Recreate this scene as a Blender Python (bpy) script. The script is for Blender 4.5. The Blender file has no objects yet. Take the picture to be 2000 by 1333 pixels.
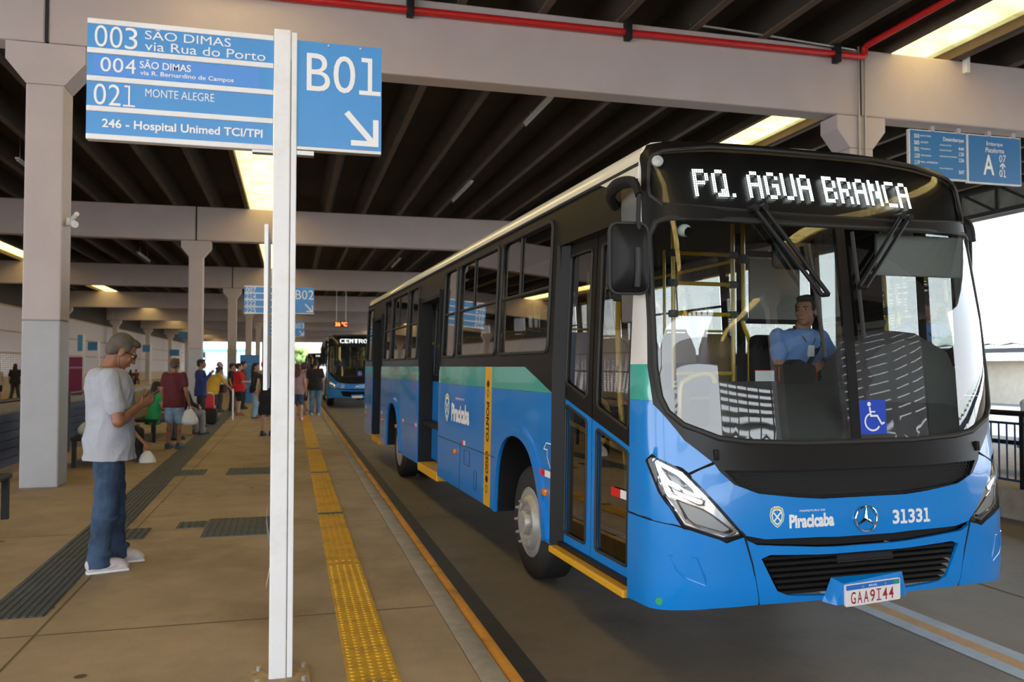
import bpy, bmesh, math, random
from mathutils import Vector, Matrix
from mathutils.geometry import delaunay_2d_cdt
C = bpy.context.scene.collection
sc = bpy.context.scene
random.seed(7)
R = math.radians
# ---------------------------------------------------------------- camera, sky, sun, exposure
cd = bpy.data.cameras.new('camera'); cam = bpy.data.objects.new('camera', cd); C.objects.link(cam); sc.camera = cam
cd.sensor_width = 36; cd.lens = 36 * 1620 / 2000; cd.clip_end = 600
A = math.atan(430 / 1620); PT = math.atan(49.5 / 1620)
cam.location = (0, 0, 1.86)
cam.rotation_euler = (math.pi / 2 + PT, 0, -A)
cd.dof.use_dof = True; cd.dof.focus_distance = 5.6; cd.dof.aperture_fstop = 2.8
w = bpy.data.worlds.new('sky'); sc.world = w; w.use_nodes = True
wn = w.node_tree.nodes; wl = w.node_tree.links
bg = wn['Background']; bg.inputs[1].default_value = 3.6
tc = wn.new('ShaderNodeTexCoord'); sx = wn.new('ShaderNodeSeparateXYZ'); rp = wn.new('ShaderNodeValToRGB')
wl.new(tc.outputs['Generated'], sx.inputs[0]); wl.new(sx.outputs[2], rp.inputs[0]); wl.new(rp.outputs[0], bg.inputs[0])
rp.color_ramp.elements[0].color = (.93, .965, 1, 1); rp.color_ramp.elements[1].color = (.55, .76, 1, 1)
rp.color_ramp.elements[0].position = .02; rp.color_ramp.elements[1].position = .7
sd = bpy.data.lights.new('sun', 'SUN'); so = bpy.data.objects.new('sun', sd); C.objects.link(so)
sd.energy = 13; sd.angle = R(1); sd.color = (1, .93, .78)
so.rotation_euler = (R(24), R(20), 0)
so.location = (0, 0, 30)
sc.view_settings.view_transform = 'Standard'; sc.view_settings.look = 'None'
sc.view_settings.gamma = 1; sc.view_settings.use_curve_mapping = False
sc.view_settings.exposure = 0.65
sc.cycles.max_bounces = 10; sc.cycles.diffuse_bounces = 6; sc.cycles.transparent_max_bounces = 24; sc.cycles.transmission_bounces = 8
sc.cycles.sample_clamp_indirect = 6; sc.cycles.caustics_reflective = False; sc.cycles.caustics_refractive = False

# ---------------------------------------------------------------- materials
def mat(name, col, rough=.6, metal=0, var=0, scale=6, bump=0, bscale=40, coat=0, emit=0, dirt=None, dscale=2, stretch=None):
    m = bpy.data.materials.new(name); m.use_nodes = True
    n = m.node_tree.nodes; l = m.node_tree.links; b = n['Principled BSDF']
    b.inputs['Base Color'].default_value = (*col, 1); b.inputs['Roughness'].default_value = rough
    b.inputs['Metallic'].default_value = metal; b.inputs['Coat Weight'].default_value = coat
    b.inputs['Coat Roughness'].default_value = .04
    if emit:
        b.inputs['Emission Color'].default_value = (*col, 1); b.inputs['Emission Strength'].default_value = emit
    if var or bump or dirt:
        t = n.new('ShaderNodeTexCoord'); mp = n.new('ShaderNodeMapping'); l.new(t.outputs['Object'], mp.inputs[0])
        if stretch: mp.inputs['Scale'].default_value = stretch
        src = None
        if var:
            ns = n.new('ShaderNodeTexNoise'); ns.inputs['Scale'].default_value = scale; ns.inputs['Detail'].default_value = 7; ns.inputs['Roughness'].default_value = .65
            l.new(mp.outputs[0], ns.inputs['Vector'])
            r = n.new('ShaderNodeValToRGB'); l.new(ns.outputs[0], r.inputs[0])
            r.color_ramp.elements[0].position = .32; r.color_ramp.elements[1].position = .68
            r.color_ramp.elements[0].color = (*[max(0, c * (1 - var)) for c in col], 1)
            r.color_ramp.elements[1].color = (*[min(1, c * (1 + var)) for c in col], 1)
            src = r.outputs[0]
        if dirt:
            nd = n.new('ShaderNodeTexNoise'); nd.inputs['Scale'].default_value = dscale; nd.inputs['Detail'].default_value = 9; nd.inputs['Roughness'].default_value = .7
            l.new(mp.outputs[0], nd.inputs['Vector'])
            rd = n.new('ShaderNodeValToRGB'); l.new(nd.outputs[0], rd.inputs[0])
            rd.color_ramp.elements[0].position = .5; rd.color_ramp.elements[1].position = .72
            mx = n.new('ShaderNodeMix'); mx.data_type = 'RGBA'
            l.new(rd.outputs[0], mx.inputs[0])
            if src: l.new(src, mx.inputs[6])
            else: mx.inputs[6].default_value = (*col, 1)
            mx.inputs[7].default_value = (*dirt, 1); src = mx.outputs[2]
        if src: l.new(src, b.inputs['Base Color'])
        if bump:
            nb = n.new('ShaderNodeTexNoise'); nb.inputs['Scale'].default_value = bscale; nb.inputs['Detail'].default_value = 5
            l.new(mp.outputs[0], nb.inputs['Vector'])
            bp = n.new('ShaderNodeBump'); bp.inputs['Strength'].default_value = bump; bp.inputs['Distance'].default_value = .01
            l.new(nb.outputs[0], bp.inputs['Height']); l.new(bp.outputs[0], b.inputs['Normal'])
    return m
def glass(name, tint, refl=1.0, base=.04, gain=1.7):
    m = bpy.data.materials.new(name); m.use_nodes = True
    n = m.node_tree.nodes; l = m.node_tree.links; n.clear()
    o = n.new('ShaderNodeOutputMaterial'); mx = n.new('ShaderNodeMixShader'); t = n.new('ShaderNodeBsdfTransparent'); g = n.new('ShaderNodeBsdfGlossy')
    t.inputs[0].default_value = (*tint, 1); g.inputs['Roughness'].default_value = .01; g.inputs['Color'].default_value = (refl, refl, refl, 1)
    lw = n.new('ShaderNodeFresnel'); lw.inputs[0].default_value = 1.52
    ml = n.new('ShaderNodeMath'); ml.operation = 'MULTIPLY_ADD'; ml.inputs[1].default_value = gain; ml.inputs[2].default_value = base - .04; ml.use_clamp = True
    l.new(lw.outputs[0], ml.inputs[0]); l.new(ml.outputs[0], mx.inputs[0])
    l.new(t.outputs[0], mx.inputs[1]); l.new(g.outputs[0], mx.inputs[2]); l.new(mx.outputs[0], o.inputs[0])
    return m
M = {}
def mk(k, *a, **q): M[k] = mat(k, *a, **q)
mk('floor', (.40, .30, .205), .75, var=.16, scale=1.3, bump=.12, bscale=60, dirt=(.27, .195, .13), dscale=.9)
def spots(m, scale, size, col):
    n = m.node_tree.nodes; l = m.node_tree.links; b = n['Principled BSDF']; src = b.inputs['Base Color'].links[0].from_socket
    t = n.new('ShaderNodeTexCoord'); v = n.new('ShaderNodeTexVoronoi'); v.inputs['Scale'].default_value = scale; l.new(t.outputs['Object'], v.inputs['Vector'])
    r = n.new('ShaderNodeValToRGB'); r.color_ramp.elements[0].position = size; r.color_ramp.elements[1].position = size * 1.35
    r.color_ramp.elements[0].color = (1, 1, 1, 1); r.color_ramp.elements[1].color = (0, 0, 0, 1); l.new(v.outputs['Distance'], r.inputs[0])
    mx = n.new('ShaderNodeMix'); mx.data_type = 'RGBA'; l.new(r.outputs[0], mx.inputs[0]); l.new(src, mx.inputs[6]); mx.inputs[7].default_value = (*col, 1)
    l.new(mx.outputs[2], b.inputs['Base Color'])
mk('road', (.20, .165, .13), .62, var=.22, scale=1.1, bump=.12, bscale=50, dirt=(.07, .062, .058), dscale=.55)
mk('kerb', (.31, .265, .21), .8, var=.2, scale=5, bump=.3, bscale=30)
mk('orange_paint', (.62, .27, .03), .6, var=.15, scale=4, dirt=(.16, .09, .04), dscale=2.2)
mk('black_paint', (.035, .034, .034), .6, var=.2, scale=4)
mk('yellow_tile', (.72, .40, .02), .55, var=.12, scale=9, dirt=(.35, .2, .03), dscale=3)
mk('grey_tile', (.08, .098, .125), .7, var=.2, scale=7)
mk('lane_blue', (.42, .53, .68), .6, var=.12, scale=6, dirt=(.3, .35, .42), dscale=3)
mk('lane_orange', (.55, .32, .13), .6, var=.15, scale=6, dirt=(.3, .2, .12), dscale=3)
spots(M['floor'], 1.7, .045, (.10, .07, .05)); spots(M['road'], 1.5, .05, (.05, .045, .04))
mk('joint', (.16, .11, .07), .9)
mk('beam', (.50, .425, .415), .8, var=.05, scale=1.2, dirt=(.53, .41, .37), dscale=1.1)
mk('column_upper', (.50, .425, .415), .75, var=.05, scale=2)
mk('column_lower', (.40, .40, .42), .55, var=.05, scale=3, bump=.05, bscale=25)
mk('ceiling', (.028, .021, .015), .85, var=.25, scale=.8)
mk('rib', (.095, .066, .044), .85, var=.25, scale=1)  # paler than the ceiling: light from below painted into the rib colour
mk('gap', (.02, .02, .02), .9)
mk('red_pipe', (.55, .015, .015), .4, var=.1)
mk('steel', (.45, .44, .42), .4, .8)
mk('dark_steel', (.07, .07, .075), .5, .3)
mk('white_paint', (.82, .82, .84), .45, var=.03, scale=4, dirt=(.72, .70, .68), dscale=3)
mk('sign_blue', (.05, .28, .66), .35, var=.03)
mk('sign_blue_bright', (.07, .27, .74), .35)
mk('sign_deep', (.03, .17, .42), .4)
mk('letter', (.86, .86, .87), .5)
mk('rust', (.42, .30, .18), .6, .3, var=.3, scale=20)
mk('lattice', (.50, .46, .50), .85)
mk('lattice_band', (.36, .25, .15), .8)
mk('block_wall', (.62, .52, .40), .85, var=.08, scale=3)
mk('corrugated', (.50, .52, .48), .6, .2, var=.2, scale=2)
mk('far_white', (.85, .85, .85), .7)
mk('far_blue', (.25, .45, .72), .7)
mk('far_pink', (.75, .5, .42), .8)
mk('asphalt_out', (.13, .125, .12), .8, var=.1)
mk('foliage', (.12, .2, .05), .8, var=.5, scale=3)
mk('purple', (.23, .018, .12), .5)
mk('tube_white', (.62, .61, .58), .5)
def skylight_mat():
    m = bpy.data.materials.new('fibreglass'); m.use_nodes = True
    n = m.node_tree.nodes; l = m.node_tree.links; n.clear()
    o = n.new('ShaderNodeOutputMaterial'); t = n.new('ShaderNodeBsdfTranslucent'); d = n.new('ShaderNodeBsdfDiffuse'); mx = n.new('ShaderNodeMixShader')
    tc = n.new('ShaderNodeTexCoord'); ns = n.new('ShaderNodeTexNoise'); ns.inputs['Scale'].default_value = 1.6; ns.inputs['Detail'].default_value = 6
    mp = n.new('ShaderNodeMapping'); mp.inputs['Scale'].default_value = (1, 1.8, 1)
    l.new(tc.outputs['Object'], mp.inputs[0]); l.new(mp.outputs[0], ns.inputs['Vector'])
    r = n.new('ShaderNodeValToRGB'); l.new(ns.outputs[0], r.inputs[0])
    r.color_ramp.elements[0].color = (.36, .24, .07, 1); r.color_ramp.elements[1].color = (.56, .40, .14, 1)
    r.color_ramp.elements[0].position = .3; r.color_ramp.elements[1].position = .62
    l.new(r.outputs[0], t.inputs[0]); d.inputs[0].default_value = (.5, .42, .28, 1)
    mx.inputs[0].default_value = .15; l.new(t.outputs[0], mx.inputs[1]); l.new(d.outputs[0], mx.inputs[2]); l.new(mx.outputs[0], o.inputs[0])
    return m
M['fibreglass'] = skylight_mat()
# bus
mk('bus_blue', (.003, .225, .69), .25, coat=.55)
mk('bus_green', (.05, .43, .36), .25, coat=1)
mk('bus_white', (.78, .77, .76), .25, coat=1)
mk('bus_roof', (.78, .73, .60), .3, coat=.6)
mk('bus_black', (.008, .007, .0065), .36)
M['bus_black'].node_tree.nodes['Principled BSDF'].inputs['Specular IOR Level'].default_value = .3
mk('plastic_black', (.011, .011, .012), .5); M['plastic_black'].node_tree.nodes['Principled BSDF'].inputs['Specular IOR Level'].default_value = .25
mk('rubber', (.02, .019, .018), .6)
mk('tyre', (.022, .021, .021), .75, bump=.2, bscale=60)
mk('rim', (.46, .43, .39), .5, .45, var=.15, scale=12)
mk('chrome', (.82, .82, .83), .08, 1)
mk('lamp_white', (.9, .9, .92), .3, emit=.8)
mk('lamp_lens', (.42, .43, .43), .2)
mk('amber', (.8, .2, .02), .25, coat=.5)
mk('reflector_red', (.75, .02, .02), .3)
mk('yellow_pole', (.75, .48, .015), .3, coat=.4)
mk('yellow_band', (.75, .38, .02), .4)
mk('clamp_grey', (.1, .11, .12), .5)
mk('dash', (.10, .105, .10), .55, var=.1)
mk('interior', (.13, .125, .12), .7)
mk('seat_blue', (.02, .06, .2), .6)
mk('seat_brown', (.30, .19, .07), .6)
mk('blind', (.40, .385, .36), .8)
mk('led', (.85, .95, .92), .5, emit=5)
mk('led_red', (1, .07, .01), .5, emit=7)
mk('screen_black', (.01, .01, .01), .3)
mk('plate_white', (.82, .80, .78), .4)
mk('plate_red', (.35, .01, .02), .5)
mk('plate_blue', (.02, .16, .6), .4)
mk('badge_green', (.02, .35, .15), .5)
mk('crest_gold', (.6, .45, .15), .5)
mk('access_blue', (.01, .06, .5), .4)
mk('cctv_white', (.75, .75, .73), .4)
M['windscreen'] = glass('windscreen', (.80, .86, .85), 1, .045)
M['side_glass'] = glass('side_glass', (.34, .33, .31), 1, .04, .65)
M['right_glass'] = glass('right_glass', (.72, .74, .72), 1, .04, .8)
M['door_glass'] = glass('door_glass', (.6, .61, .59), 1, .03, .42)
M['clear_lens'] = glass('clear_lens', (.95, .95, .95), 1, .04, .7)
mk('lamp_dark', (.10, .10, .105), .3, .5)
# people
SK = {}
def skin(k, c): SK[k] = mat('skin_' + k, c, .5, var=.08, scale=14)
skin('tan', (.42, .20, .12)); skin('brown', (.26, .115, .06)); skin('light', (.50, .28, .19))
CL = {}
def cloth(k, c, rough=.85, v=.1): 
    if k not in CL: CL[k] = mat('cloth_' + k, c, rough, var=v, scale=5, bump=.6, bscale=11)
    return CL[k]
# ---------------------------------------------------------------- mesh helpers
class MB:
    def __init__(s): s.v = []; s.f = []; s.m = []
    def add(s, vs, fs, mi=0, X=None):
        o = len(s.v)
        for p in vs:
            p = Vector(p)
            s.v.append(X @ p if X else p)
        for f in fs: s.f.append(tuple(i + o for i in f)); s.m.append(mi)
        return s
    def box(s, x0, x1, y0, y1, z0, z1, mi=0, c=0, X=None):
        x0, x1 = sorted((x0, x1)); y0, y1 = sorted((y0, y1)); z0, z1 = sorted((z0, z1))
        if c <= 0:
            vs = [(x, y, z) for x in (x0, x1) for y in (y0, y1) for z in (z0, z1)]
            return s.add(vs, [(0, 1, 3, 2), (4, 6, 7, 5), (0, 4, 5, 1), (2, 3, 7, 6), (0, 2, 6, 4), (1, 5, 7, 3)], mi, X)
        bm = bmesh.new(); bmesh.ops.create_cube(bm, size=1)
        for v in bm.verts: v.co = Vector((x0 + (v.co.x + .5) * (x1 - x0), y0 + (v.co.y + .5) * (y1 - y0), z0 + (v.co.z + .5) * (z1 - z0)))
        bmesh.ops.bevel(bm, geom=bm.edges[:], offset=c, segments=2, affect='EDGES', profile=.5)
        bm.verts.index_update()
        s.add([v.co.copy() for v in bm.verts], [[v.index for v in f.verts] for f in bm.faces], mi, X); bm.free(); return s
    def cyl(s, p0, p1, r0, r1=None, n=12, mi=0, caps=True):
        p0 = Vector(p0); p1 = Vector(p1); r1 = r0 if r1 is None else r1
        d = (p1 - p0).normalized(); a = d.orthogonal().normalized(); b = d.cross(a)
        vs = []
        for p, r in ((p0, r0), (p1, r1)):
            for i in range(n):
                t = 2 * math.pi * i / n; vs.append(p + a * (r * math.cos(t)) + b * (r * math.sin(t)))
        fs = [(i, (i + 1) % n, n + (i + 1) % n, n + i) for i in range(n)]
        if caps: fs += [tuple(range(n - 1, -1, -1)), tuple(range(n, 2 * n))]
        return s.add(vs, fs, mi)
    def tube(s, path, r, n=8, mi=0, closed=False, flat=1.0):
        P = [Vector(p) for p in path]; k = len(P); vs = []; a = None
        for i in range(k):
            if closed: d = (P[(i + 1) % k] - P[i - 1])
            else: d = P[min(i + 1, k - 1)] - P[max(i - 1, 0)]
            d.normalize()
            if a is None: a = d.orthogonal().normalized()
            a = (a - d * a.dot(d)).normalized(); b = d.cross(a)
            rr = r[i] if isinstance(r, (list, tuple)) else r
            for j in range(n):
                t = 2 * math.pi * j / n; vs.append(P[i] + a * (rr * math.cos(t)) + b * (rr * flat * math.sin(t)))
        fs = []
        for i in range(k if closed else k - 1):
            o = i * n; q = ((i + 1) % k) * n
            fs += [(o + j, o + (j + 1) % n, q + (j + 1) % n, q + j) for j in range(n)]
        if not closed: fs += [tuple(range(n - 1, -1, -1)), tuple(range((k - 1) * n, k * n))]
        return s.add(vs, fs, mi)
    def lathe(s, prof, o, d, n=32, mi=0):
        o = Vector(o); d = Vector(d).normalized(); a = d.orthogonal().normalized(); b = d.cross(a); vs = []
        for r, h in prof:
            for i in range(n):
                t = 2 * math.pi * i / n; vs.append(o + d * h + a * (r * math.cos(t)) + b * (r * math.sin(t)))
        fs = []
        for k in range(len(prof) - 1):
            fs += [(k * n + i, k * n + (i + 1) % n, (k + 1) * n + (i + 1) % n, (k + 1) * n + i) for i in range(n)]
        if prof[0][0] > 1e-4: fs.append(tuple(range(n - 1, -1, -1)))
        if prof[-1][0] > 1e-4: fs.append(tuple(range((len(prof) - 1) * n, len(prof) * n)))
        return s.add(vs, fs, mi)
    def prism(s, out, f0, f1, mi=0):
        n = len(out); vs = [f0(*p) for p in out] + [f1(*p) for p in out]
        fs = [tuple(range(n)), tuple(range(2 * n - 1, n - 1, -1))] + [(i, n + i, n + (i + 1) % n, (i + 1) % n) for i in range(n)]
        return s.add(vs, fs, mi)
    def loft(s, rings, mi=0, caps=True, close=True):
        n = len(rings[0]); vs = [p for r in rings for p in r]; fs = []
        for k in range(len(rings) - 1):
            for i in range(n if close else n - 1):
                fs.append((k * n + i, k * n + (i + 1) % n, (k + 1) * n + (i + 1) % n, (k + 1) * n + i))
        if caps: fs += [tuple(range(n - 1, -1, -1)), tuple(range((len(rings) - 1) * n, len(rings) * n))]
        return s.add(vs, fs, mi)
    def ell(s, c, rad, X=None, nu=14, nv=8, mi=0):
        c = Vector(c); vs = []; fs = []
        for j in range(nv + 1):
            ph = math.pi * j / nv
            for i in range(nu):
                t = 2 * math.pi * i / nu
                p = Vector((rad[0] * math.sin(ph) * math.cos(t), rad[1] * math.sin(ph) * math.sin(t), rad[2] * math.cos(ph)))
                vs.append(c + (X @ p if X else p))
        for j in range(nv):
            for i in range(nu):
                a = j * nu + i; b = j * nu + (i + 1) % nu
                if j == 0: fs.append((a, b + nu, a + nu)) 
                elif j == nv - 1: fs.append((a, b, a + nu))
                else: fs.append((a, b, b + nu, a + nu))
        return s.add(vs, fs, mi)
    def cap(s, p0, p1, r0, r1=None, n=12, mi=0):
        r1 = r0 if r1 is None else r1
        p0 = Vector(p0); p1 = Vector(p1); d = p1 - p0; L = d.length
        if L < 1e-5: return s.ell(p0, (r0, r0, r0), mi=mi)
        d /= L; prof = []
        for k in range(5): t = -math.pi / 2 + k * math.pi / 8; prof.append((max(r0 * math.cos(t), 1e-5), r0 * math.sin(t)))
        for k in range(5): t = k * math.pi / 8; prof.append((max(r1 * math.cos(t), 1e-5), L + r1 * math.sin(t)))
        return s.lathe(prof, p0, d, n, mi)
    def text(s, txt, rect, f, mi=0, bold=0.0):
        vs, fs = glyphs(txt, bold)
        x0, x1, z0, z1 = rect
        return s.add([f(x0 + (x1 - x0) * p[0], z0 + (z1 - z0) * p[1]) for p in vs], fs, mi)
    def mono(s, txt, rect, f, mi=0, bold=0.0, st=.16, gap=.16):
        x0, x1, z0, z1 = rect; n = len(txt); w = (x1 - x0) / n; g = w * gap / 2
        for i, ch in enumerate(txt):
            a, c = x0 + i * w + g, x0 + (i + 1) * w - g; h = z1 - z0; t = st * (c - a)
            if ch in '1I':
                m = (a + c) / 2
                bars = [(m - t / 2, m + t / 2, z0 + t, z1 if ch == '1' else z1 - t), (a, c, z0, z0 + t)]
                if ch == '1': bars.append((a + .1 * (c - a), m - t / 2, z1 - t, z1))
                else: bars.append((a, c, z1 - t, z1))
                for p, q, r, u in bars: s.add([f(p, r), f(q, r), f(q, u), f(p, u)], [(0, 1, 2, 3)], mi)
            else: s.text(ch, (a, c, z0, z1), f, mi, bold)
        return s
    def build(s, name, mats, parent=None, smooth=38, fix=True, X=None):
        me = bpy.data.meshes.new(name)
        me.from_pydata([(X @ p if X else p) for p in s.v], [], s.f)
        if not isinstance(mats, (list, tuple)): mats = [mats]
        for m in mats: me.materials.append(M[m] if isinstance(m, str) else m)
        if len(mats) > 1: me.polygons.foreach_set('material_index', s.m)
        if fix:
            bm = bmesh.new(); bm.from_mesh(me); bmesh.ops.remove_doubles(bm, verts=bm.verts[:], dist=1e-5)
            bmesh.ops.recalc_face_normals(bm, faces=bm.faces[:]); bm.to_mesh(me); bm.free()
        if smooth: me.shade_smooth(); me.set_sharp_from_angle(angle=R(smooth))
        o = bpy.data.objects.new(name, me); C.objects.link(o)
        if parent: o.parent = parent
        return o
_G = {}
def glyphs(txt, bold=0.0):
    k = (txt, bold)
    if k not in _G:
        cu = bpy.data.curves.new('t', 'FONT'); cu.body = txt; cu.size = 1; cu.offset = bold; cu.resolution_u = 4; cu.fill_mode = 'FRONT'
        o = bpy.data.objects.new('t', cu); C.objects.link(o)
        bpy.context.view_layer.update()
        me = o.evaluated_get(bpy.context.evaluated_depsgraph_get()).to_mesh()
        vs = [v.co.copy() for v in me.vertices]; fs = [tuple(p.vertices) for p in me.polygons]
        bpy.data.objects.remove(o); bpy.data.curves.remove(cu)
        x0 = min(v.x for v in vs); x1 = max(v.x for v in vs); y0 = min(v.y for v in vs); y1 = max(v.y for v in vs)
        _G[k] = ([((v.x - x0) / (x1 - x0), (v.y - y0) / (y1 - y0)) for v in vs], fs)
    return _G[k]
def thing(name, label, cat, loc=(0, 0, 0), rz=0, group=None):
    o = bpy.data.objects.new(name, None); C.objects.link(o); o.empty_display_size = .1
    o.location = loc; o.rotation_euler = (0, 0, rz); tag(o, label, cat, group); return o
def tag(o, label, cat, group=None):
    o['label'] = label; o['category'] = cat
    if group: o['group'] = group
    return o
def struct(o, label=None):
    o['kind'] = 'structure'
    if label: o['label'] = label
    return o
def copy_tree(o, parent=None, skip=()):
    c = o.copy(); C.objects.link(c)
    if parent: c.parent = parent
    for ch in list(o.children):
        if ch.name.split('.')[0] not in skip: copy_tree(ch, c, skip)
    return c
def inside(p, loop):
    x, y = p; r = False; j = len(loop) - 1
    for i in range(len(loop)):
        a, b = loop[i], loop[j]
        if (a[1] > y) != (b[1] > y) and x < (b[0] - a[0]) * (y - a[1]) / (b[1] - a[1]) + a[0]: r = not r
        j = i
    return r
def dens(loop, d):
    o = []
    for i in range(len(loop)):
        a = loop[i]; b = loop[(i + 1) % len(loop)]
        n = max(1, int(math.ceil(math.hypot(b[0] - a[0], b[1] - a[1]) / d)))
        o += [(a[0] + (b[0] - a[0]) * k / n, a[1] + (b[1] - a[1]) * k / n) for k in range(n)]
    return o
def rrect(x0, x1, y0, y1, r, n=5):
    o = []
    for cx, cy, t0 in ((x1 - r, y1 - r, 0), (x0 + r, y1 - r, 90), (x0 + r, y0 + r, 180), (x1 - r, y0 + r, 270)):
        o += [(cx + r * math.cos(R(t0 + 90 * k / n)), cy + r * math.sin(R(t0 + 90 * k / n))) for k in range(n + 1)]
    return o
def rpoly(loop, r, n=4):
    """corner-rounded polygon"""
    o = []; k = len(loop)
    for i in range(k):
        p = Vector(loop[i]); a = Vector(loop[i - 1]) - p; b = Vector(loop[(i + 1) % k]) - p
        q = min(r, a.length * .45, b.length * .45); a = p + a.normalized() * q; b = p + b.normalized() * q
        o += [tuple(a * (1 - t) ** 2 + p * (2 * t * (1 - t)) + b * t * t) for t in [j / n for j in range(n + 1)]]
    return o
def panel(mb, out, holes, f, thick=0, mi=0, d=.15, pre=None, grid=True):
    """fill an outline with holes; f(a,b,depth)->point; pre maps 2-D before filling"""
    loops = [dens(out, d)] + [dens(h, d) for h in holes]
    if pre: loops = [[pre(*p) for p in l] for l in loops]
    vs = []; es = []; rng = []
    for l in loops:
        o = len(vs); vs += [Vector(p) for p in l]; es += [(o + i, o + (i + 1) % len(l)) for i in range(len(l))]; rng.append((o, len(l)))
    xs = [p[0] for p in loops[0]]; ys = [p[1] for p in loops[0]]
    if grid:
        nx = int((max(xs) - min(xs)) / d); ny = int((max(ys) - min(ys)) / d)
        for i in range(1, nx + 1):
            for j in range(1, ny + 1):
                p = (min(xs) + (i - .37) * (max(xs) - min(xs)) / (nx + .3), min(ys) + (j - .37) * (max(ys) - min(ys)) / (ny + .3))
                if inside(p, loops[0]) and not any(inside(p, h) for h in loops[1:]):
                    if min((p[0] - q[0]) ** 2 + (p[1] - q[1]) ** 2 for q in vs) > (d * .4) ** 2: vs.append(Vector(p))
    rv, re, rf, *_ = delaunay_2d_cdt(vs, es, [], 0, 1e-6)
    fs = []
    for t in rf:
        c = sum((rv[i] for i in t), Vector((0, 0))) / len(t)
        if inside(c, loops[0]) and not any(inside(c, h) for h in loops[1:]): fs.append(tuple(t))
    n = len(rv)
    P = [f(p[0], p[1], 0) for p in rv]
    if thick:
        P += [f(p[0], p[1], thick) for p in rv]
        F = fs + [tuple(i + n for i in reversed(t)) for t in fs]
        cnt = {}
        for t in fs:
            for i in range(len(t)):
                e = (t[i], t[(i + 1) % len(t)]); cnt[e] = 1
        for (a, b) in cnt:
            if (b, a) not in cnt: F.append((b, a, a + n, b + n))
        fs = F
    mb.add(P, fs, mi)
def interp(tab, z):
    if z <= tab[0][0]: return tab[0][1]
    for (a, b), (c, d) in zip(tab, tab[1:]):
        if z <= c: return b + (d - b) * (z - a) / (c - a)
    return tab[-1][1]
def catmull(P, n=6, closed=False):
    P = [Vector(p) for p in P]; k = len(P); o = []
    for i in range(k if closed else k - 1):
        a = P[i - 1] if (closed or i > 0) else P[0]; b = P[i]; c = P[(i + 1) % k]; d = P[(i + 2) % k] if (closed or i + 2 < k) else P[-1]
        for j in range(n):
            t = j / n
            o.append(.5 * (2 * b + (c - a) * t + (2 * a - 5 * b + 4 * c - d) * t * t + (3 * b - a - 3 * c + d) * t ** 3))
    if not closed: o.append(P[-1])
    return o
# ---------------------------------------------------------------- the place: ground, kerbs, hall
PZ = .31
def flat(name, x0, x1, y0, y1, z0, z1, m, c=0, lab=None):
    return struct(MB().box(x0, x1, y0, y1, z0, z1, 0, c).build(name, m), lab)
flat('road', -11.2, 60, -40, 190, -.3, 0, 'road')
flat('floor', -4.3, .91, -24, 152, 0, PZ, 'floor')
flat('kerb', .912, 1.05, -24, 152, 0, PZ + .002, 'kerb', .012)
flat('kerb_paint', 1.052, 1.13, -24, 152, 0, PZ - .004, 'orange_paint', .02)
flat('road_edge_line', 1.19, 1.47, -24, 152, 0, .004, 'black_paint')
flat('far_platform', -16.2, -11.2, -24, 152, -.3, PZ, 'floor')
flat('far_kerb', -11.2, -11.0, -24, 152, -.3, PZ + .002, 'kerb', .012)
flat('boarding_platform', 8.45, 13.2, -24, 152, 0, .36, 'kerb', .02)
for x0, x1, m, nm in ((4.21, 4.33, 'lane_blue', 'lane_line'), (4.33, 4.45, 'lane_orange', 'lane_line'), (4.45, 4.57, 'lane_blue', 'lane_line')):
    flat(nm, x0, x1, -24, 150, 0, .004, m)
def joints(name, segs, z, wd=.012):
    b = MB()
    for (x0, y0, x1, y1) in segs:
        d = Vector((x1 - x0, y1 - y0, 0)).normalized(); n = Vector((-d.y, d.x, 0)) * wd / 2
        p, q = Vector((x0, y0, z)), Vector((x1, y1, z))
        b.add([p - n, q - n, q + n, p + n], [(0, 1, 2, 3)])
    return struct(b.build(name, 'joint'))
joints('floor_joint', [(-4.2, y, .9, y) for y in [5.36 + 3.1 * k for k in range(-2, 30)]] + [(-1.42, -10, -1.42, 120)], PZ + .002)
joints('road_joint', [(1.5, y, 8.4, y) for y in (3.0, 18.6, 24, 30, 36)] + [(5.7, -10, 5.7, 100)], .003, .015)
# yellow warning strip with studs, then bars
b = MB()
b.box(.28, .53, -2, 20.0, PZ, PZ + .006)
for y0 in [13.0, 16.5, 20.1, 24]: pass
for i in range(5):
    x = .28 + .025 + i * .05
    for k in range(62):
        y = 3.55 + k * .05
        b.lathe([(.013, 0), (.012, .003), (.007, .005), (.0001, .006)], (x, y, PZ + .006), (0, 0, 1), 6)
    b.box(x - .011, x + .011, 6.75, 12.35, PZ + .006, PZ + .011)
    b.box(x - .011, x + .011, 12.45, 15.6, PZ + .006, PZ + .011)
b.box(.28, .53, 20.15, 27, PZ, PZ + .006)
struct(b.build('tactile_strip', 'yellow_tile', smooth=0, fix=False), 'yellow tactile warning strip along the platform edge')
b = MB()
for y in [6.65 + .5 * k for k in range(-6, 40)]: b.box(.28, .53, y, y + .006, PZ + .0055, PZ + .0075)
for y in (8.9, 12.39, 16): b.box(.279, .531, y, y + .09, PZ + .0055, PZ + .0125)
struct(b.build('tactile_joint', 'grey_tile', smooth=0))
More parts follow.
